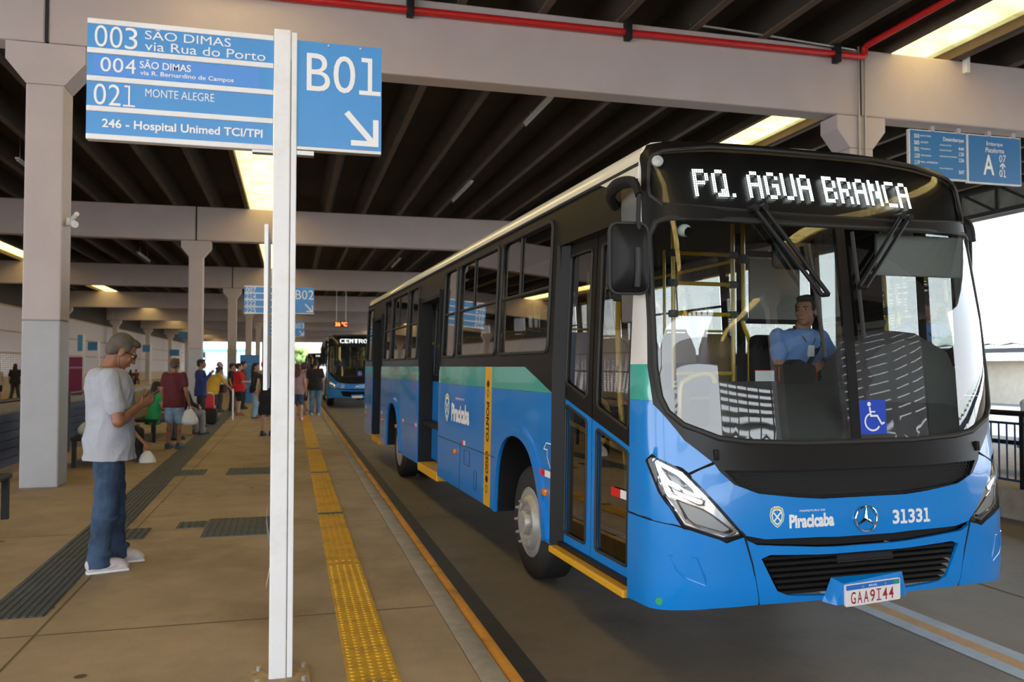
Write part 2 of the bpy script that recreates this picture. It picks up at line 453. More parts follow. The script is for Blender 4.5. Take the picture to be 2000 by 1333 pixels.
# dark guide strip and pads
b = MB()
def xs(y): return -1.66 - (y - 6) * .0165
Y0 = 5.75
for k in range(66):
    y = Y0 + k * .5; y1 = y + .495
    b.add([(xs(y) - .19, y, PZ + .003), (xs(y) + .19, y, PZ + .003), (xs(y1) + .19, y1, PZ + .003), (xs(y1) - .19, y1, PZ + .003)], [(0, 1, 2, 3)])
    if k < 26:
        for j in range(8):
            x = -.165 + j * .047
            q = [(xs(y) + x - .012, y, PZ + .003), (xs(y) + x + .012, y, PZ + .003), (xs(y1) + x + .012, y1, PZ + .003), (xs(y1) + x - .012, y1, PZ + .003)]
            t = [(a, c, PZ + .008) for a, c, _ in q]
            b.add(q + t, [(4, 5, 6, 7), (0, 4, 7, 3), (1, 2, 6, 5), (0, 1, 5, 4)])
for x0, x1, y0, y1 in ((-1.52, -1.28, 8.08, 8.6), (-1.06, -.8, 8.52, 8.85), (-.79, -.12, 8.02, 8.95), (-1.62, -1.2, 12.6, 13.25), (-.9, -.1, 12.5, 13.3)):
    b.box(x0, x1, y0, y1, PZ, PZ + .004)
    k = 0
    while x0 + .03 + k * .06 < x1 - .02:
        xx = x0 + .03 + k * .06; k += 1
        b.box(xx - .012, xx + .012, y0 + .01, y1 - .01, PZ + .004, PZ + .009)
struct(b.build('guide_strip', 'grey_tile', smooth=0), 'dark grey ribbed guide strip across the platform')
# columns
def column(x, y, base=PZ, nm='column'):
    h = .225
    b = MB(); b.box(x - h, x + h, y - h, y + h, base, 2.45 if base < .35 else 2.5, 1, .02)
    b.box(x - h, x + h, y - h, y + h, 2.45, 5.5, 0, .02)
    rings = []
    for z, e in ((5.5, 0), (5.8, .24), (6.03, .24)):
        rings.append([Vector((x - h - e, y - h, z)), Vector((x + h + e, y - h, z)), Vector((x + h + e, y + h, z)), Vector((x - h - e, y + h, z))])
    b.loft(rings, 0)
    return struct(b.build(nm, ['column_upper', 'column_lower'], smooth=0))
YB = [12.0 + 17.4 * k for k in range(9)]
for y in YB:
    for x in (-15.4, -3.1, 9.16): column(x, y, PZ if x < 0 else .36)
for y in (-5.4,):
    for x in (-15.4, 9.16): column(x, y, PZ if x < 0 else .36)
def beam(y):
    b = MB()
    for x0, x1 in ((-27, -15.41), (-15.39, -3.11), (-3.09, 9.15), (9.17, 20.6)):
        b.box(x0, x1, y - .2, y + .2, 6.05, 7.18, 0, .03)
    return struct(b.build('beam', 'beam', smooth=0))
for y in [-5.4] + YB: beam(y)
# roof: folded concrete slabs between beams, with fibreglass strips
SKYSPAN = [(-13.25, -11.95), (-1.5, -.2), (9.75, 11.05)]
def roof_bay(y0, y1, a=-27.0):
    b = MB(); P = 1.2
    spans = []
    for s0, s1 in [q for q in SKYSPAN if q[0] > a]: spans.append((a, s0)); a = s1
    spans.append((a, 20.6))
    for a, c in spans:
        n = max(1, round((c - a) / P)); p = (c - a) / n
        for i in range(n):
            x = a + i * p
            # rib, two slopes, crown: one closed slab section
            lo = [(x, 7.2), (x + .16, 7.2), (x + .36, 7.62), (x + p - .2, 7.62), (x + p, 7.2)]
            hi = [(x + p, 7.45), (x + p - .12, 7.72), (x + .28, 7.72), (x, 7.45)]
            pr = lo + hi; k = len(pr)
            vs = [(q[0], y0, q[1]) for q in pr] + [(q[0], y1, q[1]) for q in pr]
            o = len(b.v)
            fs = [tuple(range(k)), tuple(range(2 * k - 1, k - 1, -1))] + [(j, k + j, k + (j + 1) % k, (j + 1) % k) for j in range(k)]
            b.add(vs, fs, 0)
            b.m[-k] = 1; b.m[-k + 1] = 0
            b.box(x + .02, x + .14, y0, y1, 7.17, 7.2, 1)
    for s0, s1 in [q for q in SKYSPAN if q[0] > spans[0][0]]:
        for xx in (s0, s1): b.box(xx - .06, xx + .06, y0, y1, 7.18, 7.72, 1)
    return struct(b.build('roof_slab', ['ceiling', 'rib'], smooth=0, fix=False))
def skylight(x0, x1, y0, y1):
    b = MB(); n = 14; k = 3
    r0 = []; 
    ys = [y0 + (y1 - y0) * i / 10 for i in range(11)]
    for y in ys:
        r0.append([Vector((x0 + .03 + (x1 - x0 - .06) * j / n, y, 7.34 + .05 * math.sin(math.pi * j / n) + (.012 if j % 2 else 0))) for j in range(n + 1)])
    b.loft(r0, 0, caps=False, close=False)
    o = b.build('skylight', 'fibreglass', fix=False)
    o['kind'] = 'structure'
    return o
bays = list(zip([-22.8, -5.4] + YB[:-1], [-5.4] + YB))
bays[0] = (-11.5, -5.4)
for y0, y1 in bays:
    roof_bay(y0, y1)
    for s0, s1 in SKYSPAN: skylight(s0, s1, y0, y1)
roof_bay(-24, -11.5, 6.0); skylight(*SKYSPAN[2], -24, -11.5)  # unseen roof strip added to keep bright sky out of the windscreen reflection
# side truss along the right eave
def eave():
    b = MB()
    b.box(20.3, 20.5, -24, 151, 6.42, 6.55, 0); b.box(20.3, 20.5, -24, 151, 7.2, 7.35, 0)
    y = -5
    while y < 90:
        b.cyl((20.4, y, 6.5), (20.4, y, 7.3), .05, n=6); b.cyl((20.4, y, 6.5), (20.4, y + 1.4, 7.3), .04, n=6); y += 1.4
    b.box(20.55, 20.6, -24, 151, 6.35, 7.8, 1)  # plate carried back out of view to darken the windscreen reflection
    return struct(b.build('eave_truss', ['dark_steel', 'corrugated'], smooth=0))
eave()
# perforated block wall on the left
def lattice():
    b = MB(); x = -16.2
    y0, y1 = 12, 152
    z = .31
    b.box(x - .15, x, y0, y1, .31, 1.25, 1)
    k = 0; z = 1.25
    while z < 5.4:
        b.box(x - .12, x, y0, y1, z, z + .107, 0); z += .12
    y = y0
    while y < y1:
        b.box(x - .11, x - .01, y, y + .06, 1.25, 5.45, 0); y += .45
    for zz in (2.6, 3.9, 5.4): b.box(x - .14, x + .03, y0, y1, zz, zz + .1, 1)
    return struct(b.build('wall_left', ['lattice', 'lattice_band'], smooth=0, fix=False))
lattice()
def unseen_back_wall():  # unseen wall behind the camera, openings and slits shaped for the windscreen reflections
    b = MB(); y = -24.0
    for x0, x1 in ((-16.2, -13), (9, 20.3)):
        b.box(x0, x1, y - .15, y, 0, 1.2, 1); z = 1.2
        while z < 5.6: b.box(x0, x1, y - .1, y, z, z + .16, 0); z += .3
        x = x0
        while x < x1: b.box(x, x + .2, y - .12, y + .01, 1.2, 5.6, 0); x += 2.2
        b.box(x0, x1, y - .15, y + .02, 5.5, 7.7, 0)
    b.box(-13, 9, y - .15, y, 6.2, 7.7, 0)
    return struct(b.build('wall_back_unseen', ['lattice', 'lattice_band'], smooth=0, fix=False))
unseen_back_wall()
def added_side_wall():  # unseen wall added to darken what the windscreen reflects
    b = MB(); x = 20.3
    b.box(x, x + .15, -24, -15.5, 0, 6.45, 1); b.box(x, x + .15, -9, -4, 0, 6.45, 1); b.box(x, x + .15, -15.5, -9, 0, 1.6, 1); z = 1.6
    while z < 6.3: b.box(x + .02, x + .12, -15.5, -9, z, z + .265, 0); z += .3
    y = -15.5
    while y < -9: b.box(x, x + .14, y, y + .25, 1.6, 6.45, 0); y += 1.6
    return struct(b.build('wall_right_added', ['lattice', 'added_wall'], smooth=0, fix=False))
M['added_wall'] = mat('added_wall', (.16, .15, .14), .8, var=.1)
added_side_wall()
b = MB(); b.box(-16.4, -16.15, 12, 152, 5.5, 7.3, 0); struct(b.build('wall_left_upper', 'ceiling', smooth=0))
# beyond the hall: bright yard, walls, sheds, blocks of flats, trees
flat('yard', 13.2, 140, -60, 260, -.02, .01, 'asphalt_out')
flat('far_yard', -60, 60, 152, 300, -.3, .01, 'asphalt_out')
flat('wall_right', 34, 34.3, -20, 60, 0, 2.15, 'block_wall')
def shed(x0, x1, y0, y1, z, ridge):
    b = MB(); n = 120
    r0 = []; r1 = []
    for j in range(n + 1):
        y = y0 + (y1 - y0) * j / n; dz = .05 * math.cos(j * math.pi)
        r0.append(Vector((x0, y, z + dz))); r1.append(Vector((x1, y, z + ridge + dz)))
    b.loft([r0, r1, [p + Vector((0, 0, -.06)) for p in r1], [p + Vector((0, 0, -.06)) for p in r0]], 0, caps=False, close=False)
    b.box(x0, x0 + .2, y0, y1, z - .45, z - .2, 1)
    for y in range(int(y0), int(y1), 6): b.box(x0 + .2, x0 + .4, y, y + .2, 0, z - .2, 1)
    return struct(b.build('shed_roof', ['corrugated', 'dark_steel'], smooth=0, fix=False))
shed(33, 42, -20, 62, 2.95, .9)
def block(name, x, y, wx, wy, h, m, label, cat='building', win=True):
    t = thing(name, label, cat, (x, y, 0))
    MB().box(-wx / 2, wx / 2, -wy / 2, wy / 2, 0, h, 0, .05).build('wall', m, t, smooth=0)
    if win:
        for k in range(int(h // 3.2)):
            z = 1.4 + k * 3.2
            for i in range(4):
                yy = -wy / 2 + wy * (i + .3) / 4.2
                MB().box(-wx / 2 - .04, -wx / 2 + .1, yy, yy + 1.3, z, z + 1.2).build('window', 'far_blue', t, smooth=0)
    MB().box(-wx / 2 - .3, wx / 2 + .3, -wy / 2 - .3, wy / 2 + .3, h, h + .3).build('roof', 'far_white', t, smooth=0)
    return t
block('apartment_building', 72, 48, 12, 12, 19, 'far_white', 'pale block of flats beyond the yard and the corrugated shed')
block('apartment_building', 96, 76, 14, 14, 24, 'far_white', 'pale taller block of flats behind the shorter one')
block('house', -20, 176, 22, 10, 5.2, 'far_blue', 'low blue walled building past the far end of the platform', win=False)
block('house', 3, 190, 9, 8, 6, 'far_pink', 'low salmon coloured house past the far end of the hall', win=False)
def tree(x, y, h, label):
    t = thing('tree', label, 'tree', (x, y, 0))
    MB().tube([(0, 0, 0), (.1, 0, h * .3), (0, .1, h * .55)], [.22, .18, .1]).build('trunk', 'rust', t)
    b = MB()
    for k in range(26):
        a = random.uniform(0, 6.28); r = random.uniform(0, h * .28); z = h * random.uniform(.42, .95)
        b.ell((r * math.cos(a), r * math.sin(a), z), [h * random.uniform(.08, .15)] * 3, nu=7, nv=5)
    b.build('foliage', 'foliage', t)
tree(9, 166, 7.5, 'green tree past the end of the hall, behind the queue')
tree(14, 172, 8.5, 'bushy dark green tree beyond the hall end, behind the buses')
tree(1.5, 168, 5.5, 'small green tree past the end of the platform')
# red fire pipe and conduits on the near beam
t = thing('fire_pipe', 'red fire pipe clamped along the face of the beam over the front bus', 'pipe', (0, 11.7, 6.9))
p = [(-6, 0, -.03), (9.18, 0, .1), (9.2, 0, .18), (9.2, 0, .55), (9.2, -.1, .62), (9.2, -6, .62)]
MB().tube([(-6, .02, .01), (9.15, .02, .12), (9.2, .02, .16), (9.2, .02, .27), (9.2, -.06, .30), (9.2, -6.5, .30)], .055, 10).build('pipe_run', 'red_pipe', t)
for x in (-2.6, 1.6, 4.95, 8.65):
    MB().box(x - .05, x + .05, -.06, .08, -.03, .32, 0, .01).build('clamp', 'plastic_black', t)
for i, x in enumerate((9.1, 9.22)):
    t = thing('conduit', ['thin grey conduit down the column behind the front bus, nearer the red pipe', 'thin grey conduit down the column behind the front bus, nearer the blue boards'][i], 'conduit', (x, 11.75, 5.2))
    MB().tube([(0, 0, .1), (0, 0, .9), (0, 0, 2.0)], .018, 6).build('pipe_run', 'steel', t)
    MB().box(-.06, .06, -.06, .03, 0, .12, 0, .01).build('junction_box', 'cctv_white', t)
t = thing('conduit', 'grey conduit running along the top of the beam to the elbow of the red pipe', 'conduit', (6, 11.72, 7.1))
MB().tube([(0, 0, .14), (1.2, 0, .1), (3, 0, .02)], .02, 6).build('pipe_run', 'steel', t)
tag(MB().box(-3.12, -3.08, 11.79, 11.8, 6.06, 7.2).build('beam_joint_seal', 'gap', smooth=0), 'dark joint in the first beam above the column with the camera', 'joint')
tag(MB().box(9.14, 9.18, 11.79, 11.8, 6.06, 7.2).build('beam_joint_seal', 'gap', smooth=0), 'dark joint in the first beam behind the two conduits', 'joint')
tag(MB().box(-3.12, -3.08, 29.19, 29.2, 6.06, 7.2).build('beam_joint_seal', 'gap', smooth=0), 'dark joint in the second beam above its platform column', 'joint')
tag(MB().box(-3.12, -3.08, 46.59, 46.6, 6.06, 7.2).build('beam_joint_seal', 'gap', smooth=0), 'dark joint in the third beam above its platform column', 'joint')
for i, x in enumerate((11.28, 12.72)):
    tag(MB().box(x - .04, x + .04, 11.7, 11.8, 6.95 + .0 * i, 7.3, 0, .01).build('cable_bracket', 'cctv_white', smooth=0), ['white bracket on top of the beam, nearer the red pipe', 'white bracket on top of the beam above the Embarque board'][i], 'bracket')
# tube lights under the roof ribs
for x, y0, y1, z, lab in ((4.78, 15.0, 16.9, 7.0, 'long white tube light hanging just behind the first beam above the bus'), (4.83, 22.6, 25.4, 7.0, 'white tube light further back in the bay above the bus tail'),
                     (-6.66, 23.0, 24.1, 7.0, 'short white tube light seen beside the column with the camera'), (-6.8, 40.6, 43.9, 7.0, 'white tube light in the second bay above the benches'),
                     (5.0, 39.8, 43.2, 7.0, 'white tube light in the second bay above the bus lane')):
    t = thing('tube_light', lab, 'light fitting', (x, y0, z))
    L = y1 - y0
    MB().box(-.05, .05, 0, L, .03, .08, 0, .01).build('housing', 'tube_white', t, smooth=0)
    MB().cyl((0, .03, 0), (0, L - .03, 0), .022).build('tube', 'tube_white', t)
    for yy in (L * .2, L * .8): MB().cyl((0, yy, .08), (0, yy, .64), .008, n=6).build('hanger', 'steel', t)
# camera on the near column
t = thing('security_camera', 'small white camera on the side of the near platform column', 'camera', (-2.87, 11.95, 3.75))
MB().box(0, .05, -.05, .05, -.05, .05, 0, .01).build('bracket', 'cctv_white', t)
MB().cyl((.06, .02, 0), (.14, -.16, -.05), .045, n=14).build('body', 'cctv_white', t)
MB().cyl((.06, .02, .04), (.15, -.1, .1), .03, n=12).build('lamp', 'cctv_white', t)
# ---------------------------------------------------------------- stop signs
def front_of(y): return lambda x, z: Vector((x, y, z))
FACE = -.028
def stop_sign(Y, rows, code, label, group, full):
    t = thing('stop_sign', label, 'sign', (-.04, Y, PZ), 0, group)
    o = lambda x, z: (x + .04, z - PZ)     # world X,Z to local
    F = lambda off: (lambda x, z: Vector((x + .04, off, z - PZ)))
    b = MB()
    b.box(-.058, .024, -.035, .045, 0, 3.25, 0, .006); b.box(.027, .055, -.03, .04, 0, 3.24, 0, .004)
    post = b.build('post', 'white_paint', t, smooth=0)
    MB().box(.0235, .0275, -.02, .03, .2, 3.1).build('groove', 'joint', post, smooth=0)
    bp = MB(); bp.box(-.14, .14, -.12, .13, 0, .014, 0, .003)
    bp = bp.build('base_plate', 'rust', t, smooth=0)
    for x in (-.11, .11):
        for y in (-.09, .1): MB().cyl((x, y, .014), (x, y, .035), .013, n=6).build('bolt', 'steel', bp, smooth=0)
    zs = [(3.385, 3.505), (3.25, 3.357), (3.105, 3.222), (2.965, 3.077)]
    for k, (z0, z1) in enumerate(zs):
        pn = MB(); pn.box(-.955 + .04, -.10 + .04, -.02, .02, z0 - PZ, z1 - PZ, 0)
        if k == 1 and full: pn.box(-.93 + .04, -.17 + .04, -.0215, -.019, z0 - PZ + .004, z1 - PZ - .006, 1)
        pn = pn.build('route_panel', ['sign_blue', 'sign_blue_bright'], t, smooth=0)
        for txt, x0, x1, c0, c1, bd in rows[k]:
            lt = MB()
            if txt.isdigit(): lt.mono(txt, (x0, x1, c0, c1), F(-.0225), bold=bd, st=.15)
            else: lt.text(txt, (x0, x1, c0, c1), F(-.0225), bold=bd)
            lt.build('lettering', 'letter', pn, smooth=0, fix=False)
    for z in (3.512, 3.371, 3.236, 3.091, 2.956):
        MB().box(-.955 + .04, -.10 + .04, -.026, .026, z - .0135 - PZ, z + .0135 - PZ, 0, .004).build('rail', 'white_paint', t, smooth=0)
    pn = MB().box(.014 + .04, .44 + .04, -.02, .02, 2.975 - PZ, 3.515 - PZ).build('bay_panel', 'sign_blue', t, smooth=0)
    lt = MB()
    n = len(code)
    for i, (ch, r) in enumerate(zip(code, ((.062, .178), (.195, .305), (.325, .435)))): lt.mono(ch, (r[0], r[1], 3.262, 3.455), F(-.0225), gap=0, st=.2)
    lt.build('lettering', 'letter', pn, smooth=0, fix=False); lt = MB()
    a, c = Vector((.262, 3.165)), Vector((.405, 3.005))
    d = (c - a).normalized(); nn = Vector((-d.y, d.x)) * .015
    q = [a + nn, c + nn, c - nn, a - nn]; f = F(-.0225); fb = F(-.021)
    lt.prism([tuple(p) for p in q], f, fb)
    f = F(-.0229)
    for x0, x1, z0, z1 in ((.285, .397, 2.995, 3.023), (.397, .425, 2.995, 3.135)): lt.prism([(x0, z0), (x1, z0), (x1, z1), (x0, z1)], f, fb)
    lt.build('arrow', 'letter', pn, smooth=0, fix=False)
    for xx in (.17, .33):
        MB().cyl((xx + .04, -.026, 3.5 - PZ), (xx + .04, -.02, 3.5 - PZ), .006, n=8).build('rivet', 'steel', pn, smooth=0)
    MB().box(.054, .48, -.024, .024, 2.955 - PZ, 2.975 - PZ, 0, .003).build('bottom_rail', 'steel', t, smooth=0)
    if full:
        for x0, x1 in ((-.16, -.06), (.056, .14)): MB().box(x0, x1, -.02, .03, 2.93 - PZ, 2.952 - PZ).build('bracket', 'steel', t, smooth=0)
        sb = MB().box(-.098, -.078, -.0, .55, 1.74 - PZ, 2.575 - PZ, 0, .003)
        for zz in (2.5, 2.2, 1.8):
            for yy in (.06, .5): sb.cyl((-.1, yy, zz - PZ), (-.097, yy, zz - PZ), .006, n=8, mi=1)
        sb.build('side_board', ['white_paint', 'joint'], t, smooth=0)
        MB().loft([[Vector((-.066 - .012 * math.sin(k * .9), .02 + .14 * j, 1.19 - k * .055 - PZ)) for j in (0, 1)] for k in range(9)], caps=False, close=False).build('paper_notice', 'letter', t, fix=False)
    return t
R1 = [[('003', -.928, -.728, 3.39, 3.495, -.006), ('SÃO DIMAS', -.70, -.305, 3.447, 3.50, 0), ('via Rua do Porto', -.70, -.14, 3.392, 3.437, 0)],
      [('004', -.90, -.735, 3.272, 3.342, 0), ('SÃO DIMAS', -.722, -.49, 3.303, 3.347, .011), ('via R. Bernardino de Campos', -.72, -.29, 3.264, 3.292, .012)],
      [('021', -.928, -.735, 3.11, 3.212, -.004), ('MONTE ALEGRE', -.695, -.38, 3.165, 3.205, -.004)],
      [('246 - Hospital Unimed TCI/TPI', -.885, -.15, 2.99, 3.045, .022)]]
stop_sign(4.32, R1, 'B01', 'blue and white bay sign B01 with four route panels on a tall white post', 'bay signs on posts', True)
def rows(a): return [[(n, -.93, -.72, z - .05, z + .05, 0), ('BAIRRO', -.68, -.4, z, z + .04, 0), ('CENTRO', -.68, -.42, z - .045, z - .01, 0)][:1] + [] for n, z in zip(a, (3.44, 3.305, 3.165, 3.02))]
stop_sign(17.9, rows(['007', '214', '222', '225']), 'B02', 'blue bay sign B02 further along the platform behind the B01 post', 'bay signs on posts', False)
stop_sign(31.6, [[], [], [], []], 'B03', 'blue bay sign B03, third along the platform', 'bay signs on posts', False)
# platform A signs hung from the near beam
def hung(name, label, x0, x1, z0, z1, texts, arrow=None):
    k = 1.062; U = lambda x: x * k; V = lambda z: 1.86 + (z - 1.86) * k
    t = thing(name, label, 'sign', (U((x0 + x1) / 2), 12.0, V(z0)), 0, 'blue boards hung under the nearest beam')
    cx = (x0 + x1) / 2
    F = lambda x, z: Vector((U(x) - U(cx), -.0345, V(z) - V(z0)))
    w2 = U(x1) - U(cx); h = V(z1) - V(z0)
    MB().box(-w2 - .02, w2 + .02, -.025, .04, -.02, h + .02, 0, .006).build('frame', 'white_paint', t, smooth=0)
    bd = MB().box(-w2, w2, -.033, 0, 0, h).build('board', 'sign_deep', t, smooth=0)
    for txt, a, b_, c, d, q in texts:
        lt = MB()
        if txt.isdigit(): lt.mono(txt, (a, b_, c, d), F, bold=q, st=.2)
        else: lt.text(txt, (a, b_, c, d), F, bold=q)
        lt.build('lettering', 'letter', bd, smooth=0, fix=False)
    if arrow:
        lt = MB(); ax, a0, a1 = arrow; G = lambda x, z: F(x, z) + Vector((0, .001, 0))
        lt.prism([(ax - .012, a0), (ax + .012, a0), (ax + .012, a1 - .045), (ax - .012, a1 - .045)], F, G)
        for s in (-1, 1): lt.prism([(ax, a1), (ax, a1 - .03), (ax + s * .055, a1 - .08), (ax + s * .055, a1 - .05)], F, G)
        lt.build('arrow', 'letter', bd, smooth=0, fix=False)
    for x in (-.2 * w2, .75 * w2): MB().box(x - .04, x + .04, -.03, .03, h, 6.06 - V(z0)).build('hanger', 'column_upper', t, smooth=0)
tx = []
for i, (n, s) in enumerate((('503', 'SANTA ROSA'), ('505', 'URUANTE'), ('501', 'TANQUINHO'), ('123', 'VILA SONIA'), ('119', 'N.Sra. APARECIDA'), ('106', 'ALGODOAL'))):
    z = 5.615 - i * .108
    tx += [(n, 9.76, 9.865, z - .03, z + .035, .012), (s, 9.885, 9.885 + .021 * len(s), z + .0, z + .027, .01)]
tx.append(('Desembarque', 10.33, 10.74, 5.55, 5.635, .005))
for s, n, z in (('CÔNEGO CASTRO', '444', 5.49), ('PARQUE SEVERO', '120', 5.40), ('BOSQUES DO LENHEIRO', '126', 5.30), ('PQ. AUTOMOTIVO', '507', 5.10)):
    tx += [(s, 10.26, 10.26 + .018 * len(s), z, z + .025, .01), (n, 10.63, 10.74, z - .06, z, .012)]
hung('hanging_sign', 'blue Desembarque board with two columns of route numbers, hung under the beam', 9.69, 10.79, 4.95, 5.71, tx)
hung('hanging_sign', 'blue Embarque Plataforma A board hung beside the Desembarque board', 10.84, 11.9, 4.93, 5.71,
     [('Embarque', 11.2, 11.53, 5.54, 5.62, .005), ('Plataforma', 11.18, 11.56, 5.44, 5.52, .005), ('A', 11.13, 11.35, 5.06, 5.4, .01), ('07', 11.45, 11.6, 5.29, 5.41, 0), ('01', 11.45, 11.6, 5.04, 5.16, 0)], (11.525, 5.17, 5.28))
# temperature display
t = thing('temperature_display', 'red lit temperature display hung from a far beam', 'display', (2.6, 46.3, 4.02))
MB().box(-.36, .36, -.06, .06, 0, .3, 0, .01).build('case', 'screen_black', t, smooth=0)
MB().text('36 °C', (-.31, .31, .04, .26), lambda x, z: Vector((x, -.062, z)), bold=.03).build('digits', 'led_red', t, smooth=0, fix=False)
for x in (-.25, .25): MB().cyl((x, 0, .3), (x, 0, 2.1), .012, n=6).build('rod', 'steel', t)
# totems
t = thing('banner_totem', 'tall purple banner panel beside the far platform kerb', 'banner', (-11.3, 49.5, PZ))
MB().box(-.33, .33, -.06, .06, 0, 2.05, 0, .01).build('panel', 'purple', t, smooth=0)
b = MB()
for k in range(7): b.prism([(-.3 + k * .09, 1.43), (-.27 + k * .09, 1.43), (-.22 + k * .09, 1.53), (-.25 + k * .09, 1.53)], lambda x, z: Vector((x, -.063, z)), lambda x, z: Vector((x, -.06, z)))
b.build('stripes', 'letter', t, smooth=0, fix=False)
t = thing('information_totem', 'dark blue information totem standing behind the queue', 'totem', (-1.75, 37.5, PZ))
MB().box(-.4, .4, -.12, .12, 0, 2.05, 0, .03).build('panel', 'sign_deep', t, smooth=0)
MB().box(-.15, .25, -.124, -.119, 1.62, 1.68).box(.02, .12, -.124, -.119, 1.45, 1.49).build('mark', 'sign_blue', t, smooth=0)
# small signs on the far platform
def far_sign(x, y, z, wd, h, label, post=True):
    t = thing('far_stop_sign', label, 'sign', (x, y, PZ), 0, 'small blue signs along the far platform')
    MB().box(-wd / 2, wd / 2, -.03, .03, z - PZ, z + h - PZ).build('board', 'sign_deep' if post != 2 else 'sign_blue', t, smooth=0)
    if post: MB().box(wd / 2, wd / 2 + .12, -.04, .04, 0, z + h - PZ + .05).build('post', 'white_paint', t, smooth=0)
    else: MB().cyl((0, 0, z + h - PZ), (0, 0, 5.9 - PZ), .02, n=6).build('rod', 'steel', t)
far_sign(-12.6, 59.5, 2.9, .58, .55, 'small blue sign on the far platform beside the narrow pale one')
far_sign(-13.3, 59.3, 2.85, .3, 1.05, 'narrow pale blue sign on the far platform above the purple banner', 2)
far_sign(-12.1, 77, 3.1, .6, .6, 'small blue sign on a white post behind the head of the man with the phone')
far_sign(-12.4, 97, 3.0, 1.0, .7, 'small blue sign above the man in maroon, the nearer of two')
far_sign(-11.8, 118, 3.0, 1.0, .75, 'small blue sign above the man in maroon, the more distant of two')
far_sign(-11.8, 100, 5.0, 1.2, .75, 'higher dark blue hanging sign by the second column', False)
# barriers and benches on the platform
def barrier(y, label, L=1.9):
    t = thing('barrier', label, 'barrier', (-3.9, y, PZ), 0, 'blue panel barriers behind the benches')
    fr = MB().tube([(0, 0, 0), (0, 0, 1.0), (0, .06, 1.06), (0, L - .06, 1.06), (0, L, 1.0), (0, L, 0)], .03, 8)
    fr.build('frame', 'dark_steel', t)
    pn = MB()
    for k in range(6): pn.box(-.02, .02, .03, L - .03, .13 + k * .125, .25 + k * .125, 0, .006)
    pn.build('panel', 'sign_deep_dark', t, smooth=0)
M['sign_deep_dark'] = mat('barrier_blue', (.018, .04, .12), .5)
barrier(12.2, 'blue panel barrier before the near column, with an empty bench')
barrier(14.4, 'blue panel barrier behind the bench with the plastic bag')
barrier(16.6, 'blue panel barrier behind the woman in green')
barrier(18.8, 'blue panel barrier beyond the man in maroon')
def bench(x, y, L, label):
    t = thing('bench', label, 'bench', (x, y, PZ), 0, 'black waiting benches')
    MB().box(-.25, .25, 0, L, .41, .46, 0, .012).build('seat', 'plastic_black', t, smooth=0)
    for yy in (.05, L - .05):
        for xx in (-.2, .2): MB().box(xx - .03, xx + .03, yy - .03, yy + .03, 0, .42).build('leg', 'plastic_black', t, smooth=0)
bench(-3.0, 8.55, 1.0, 'empty black bench standing before the near column')
bench(-3.0, 13.95, 3.0, 'black bench past the near column carrying a plastic bag')
bench(-2.9, 18.2, 2.6, 'black bench further back beyond the man in maroon')
# fence at right
t = thing('railing', 'blue barred railing on the raised kerb across the bus lane', 'railing', (8.62, 8.2, .36))
MB().tube([(0, -3, .92), (0, 10, .92)], .035, 8).build('top_rail', 'plastic_black', t)
for y in (-2.9, 0, 2, 4): MB().box(-.03, .03, y - .03, y + .03, 0, .92).build('post', 'plastic_black', t, smooth=0)
b = MB(); b.box(-.02, .02, -3, 6, .08, .11); b.box(-.02, .02, -3, 6, .78, .81)
for k in range(75): b.cyl((0, -3 + k * .12, .09), (0, -3 + k * .12, .8), .012, n=6)
b.build('bars', 'sign_deep_dark', t)
t = thing('bench', 'dark bench behind the blue barred railing', 'bench', (9.85, 7.6, .36))
MB().box(-.25, .25, 0, 4, .42, .48, 0, .01).build('seat', 'plastic_black', t, smooth=0)
for yy in (.3, 3.7): MB().box(-.05, .05, yy - .05, yy + .05, 0, .43).build('leg', 'plastic_black', t, smooth=0)
# ---------------------------------------------------------------- the bus (local: x to its left side, y rearwards, z up from .14)
W = 2.57; BH = W / 2; DZ = .14; LEN = 13.3
BT = [(.25, .495), (.4, .536), (.8, .541), (1.0, .53), (1.27, .476), (2.0, .416), (2.56, .346), (2.75, .315), (2.95, .255), (3.08, .165), (3.14, .09), (3.17, .02)]
NT = [(.2, 3.8), (.95, 3.8), (1.35, 3.6), (2.0, 3.6), (2.5, 2.9), (2.8, 2.5), (3.2, 2.3)]
XS = [(.3, -.025), (1.7, 0), (2.95, .062), (3.05, .072), (3.10, .095), (3.13, .15), (3.15, .3), (3.163, .65), (3.17, 1.0)]
def crown(x, z):      # the far roof shoulder is a touch lower
    return z - .07 * max(0, (x - 1.5) / 1.07) ** 2 * max(0, min(1, (z - 2.9) / .22))
def xside(z): return interp(XS, z)
def s_of(x, z):
    xs_ = xside(z); hh = BH - xs_; n = interp(NT, z)
    q = max(-1, min(1, (BH - x) / hh)); r = math.acos(abs(q) ** (n / 2))
    return r if q >= 0 else math.pi - r
def FR0(s, z):
    s = max(0, min(math.pi, s)); n = interp(NT, z); hh = BH - xside(z); c = math.cos(s)
    x = BH - hh * math.copysign(abs(c) ** (2 / n), c)
    return Vector((x, -interp(BT, z) * max(0, math.sin(s)) ** (2 / n), crown(x, z) + DZ))
def FR(s, z, off=0):
    p = FR0(s, z)
    if off:
        s0, s1 = max(0, s - .03), min(math.pi, s + .03)
        a = FR0(s1, z) - FR0(s0, z); b = FR0(s, z + .02) - FR0(s, z - .02)
        n = a.cross(b).normalized(); p = p + n * off
    return p
def FX(x, z, off=0): return FR(s_of(x, z), z, off)
def mir(L): return [(W - x, z) for x, z in L]
def both(L): return L + [(W - x, z) for x, z in reversed(L)]       # left half -> closed loop
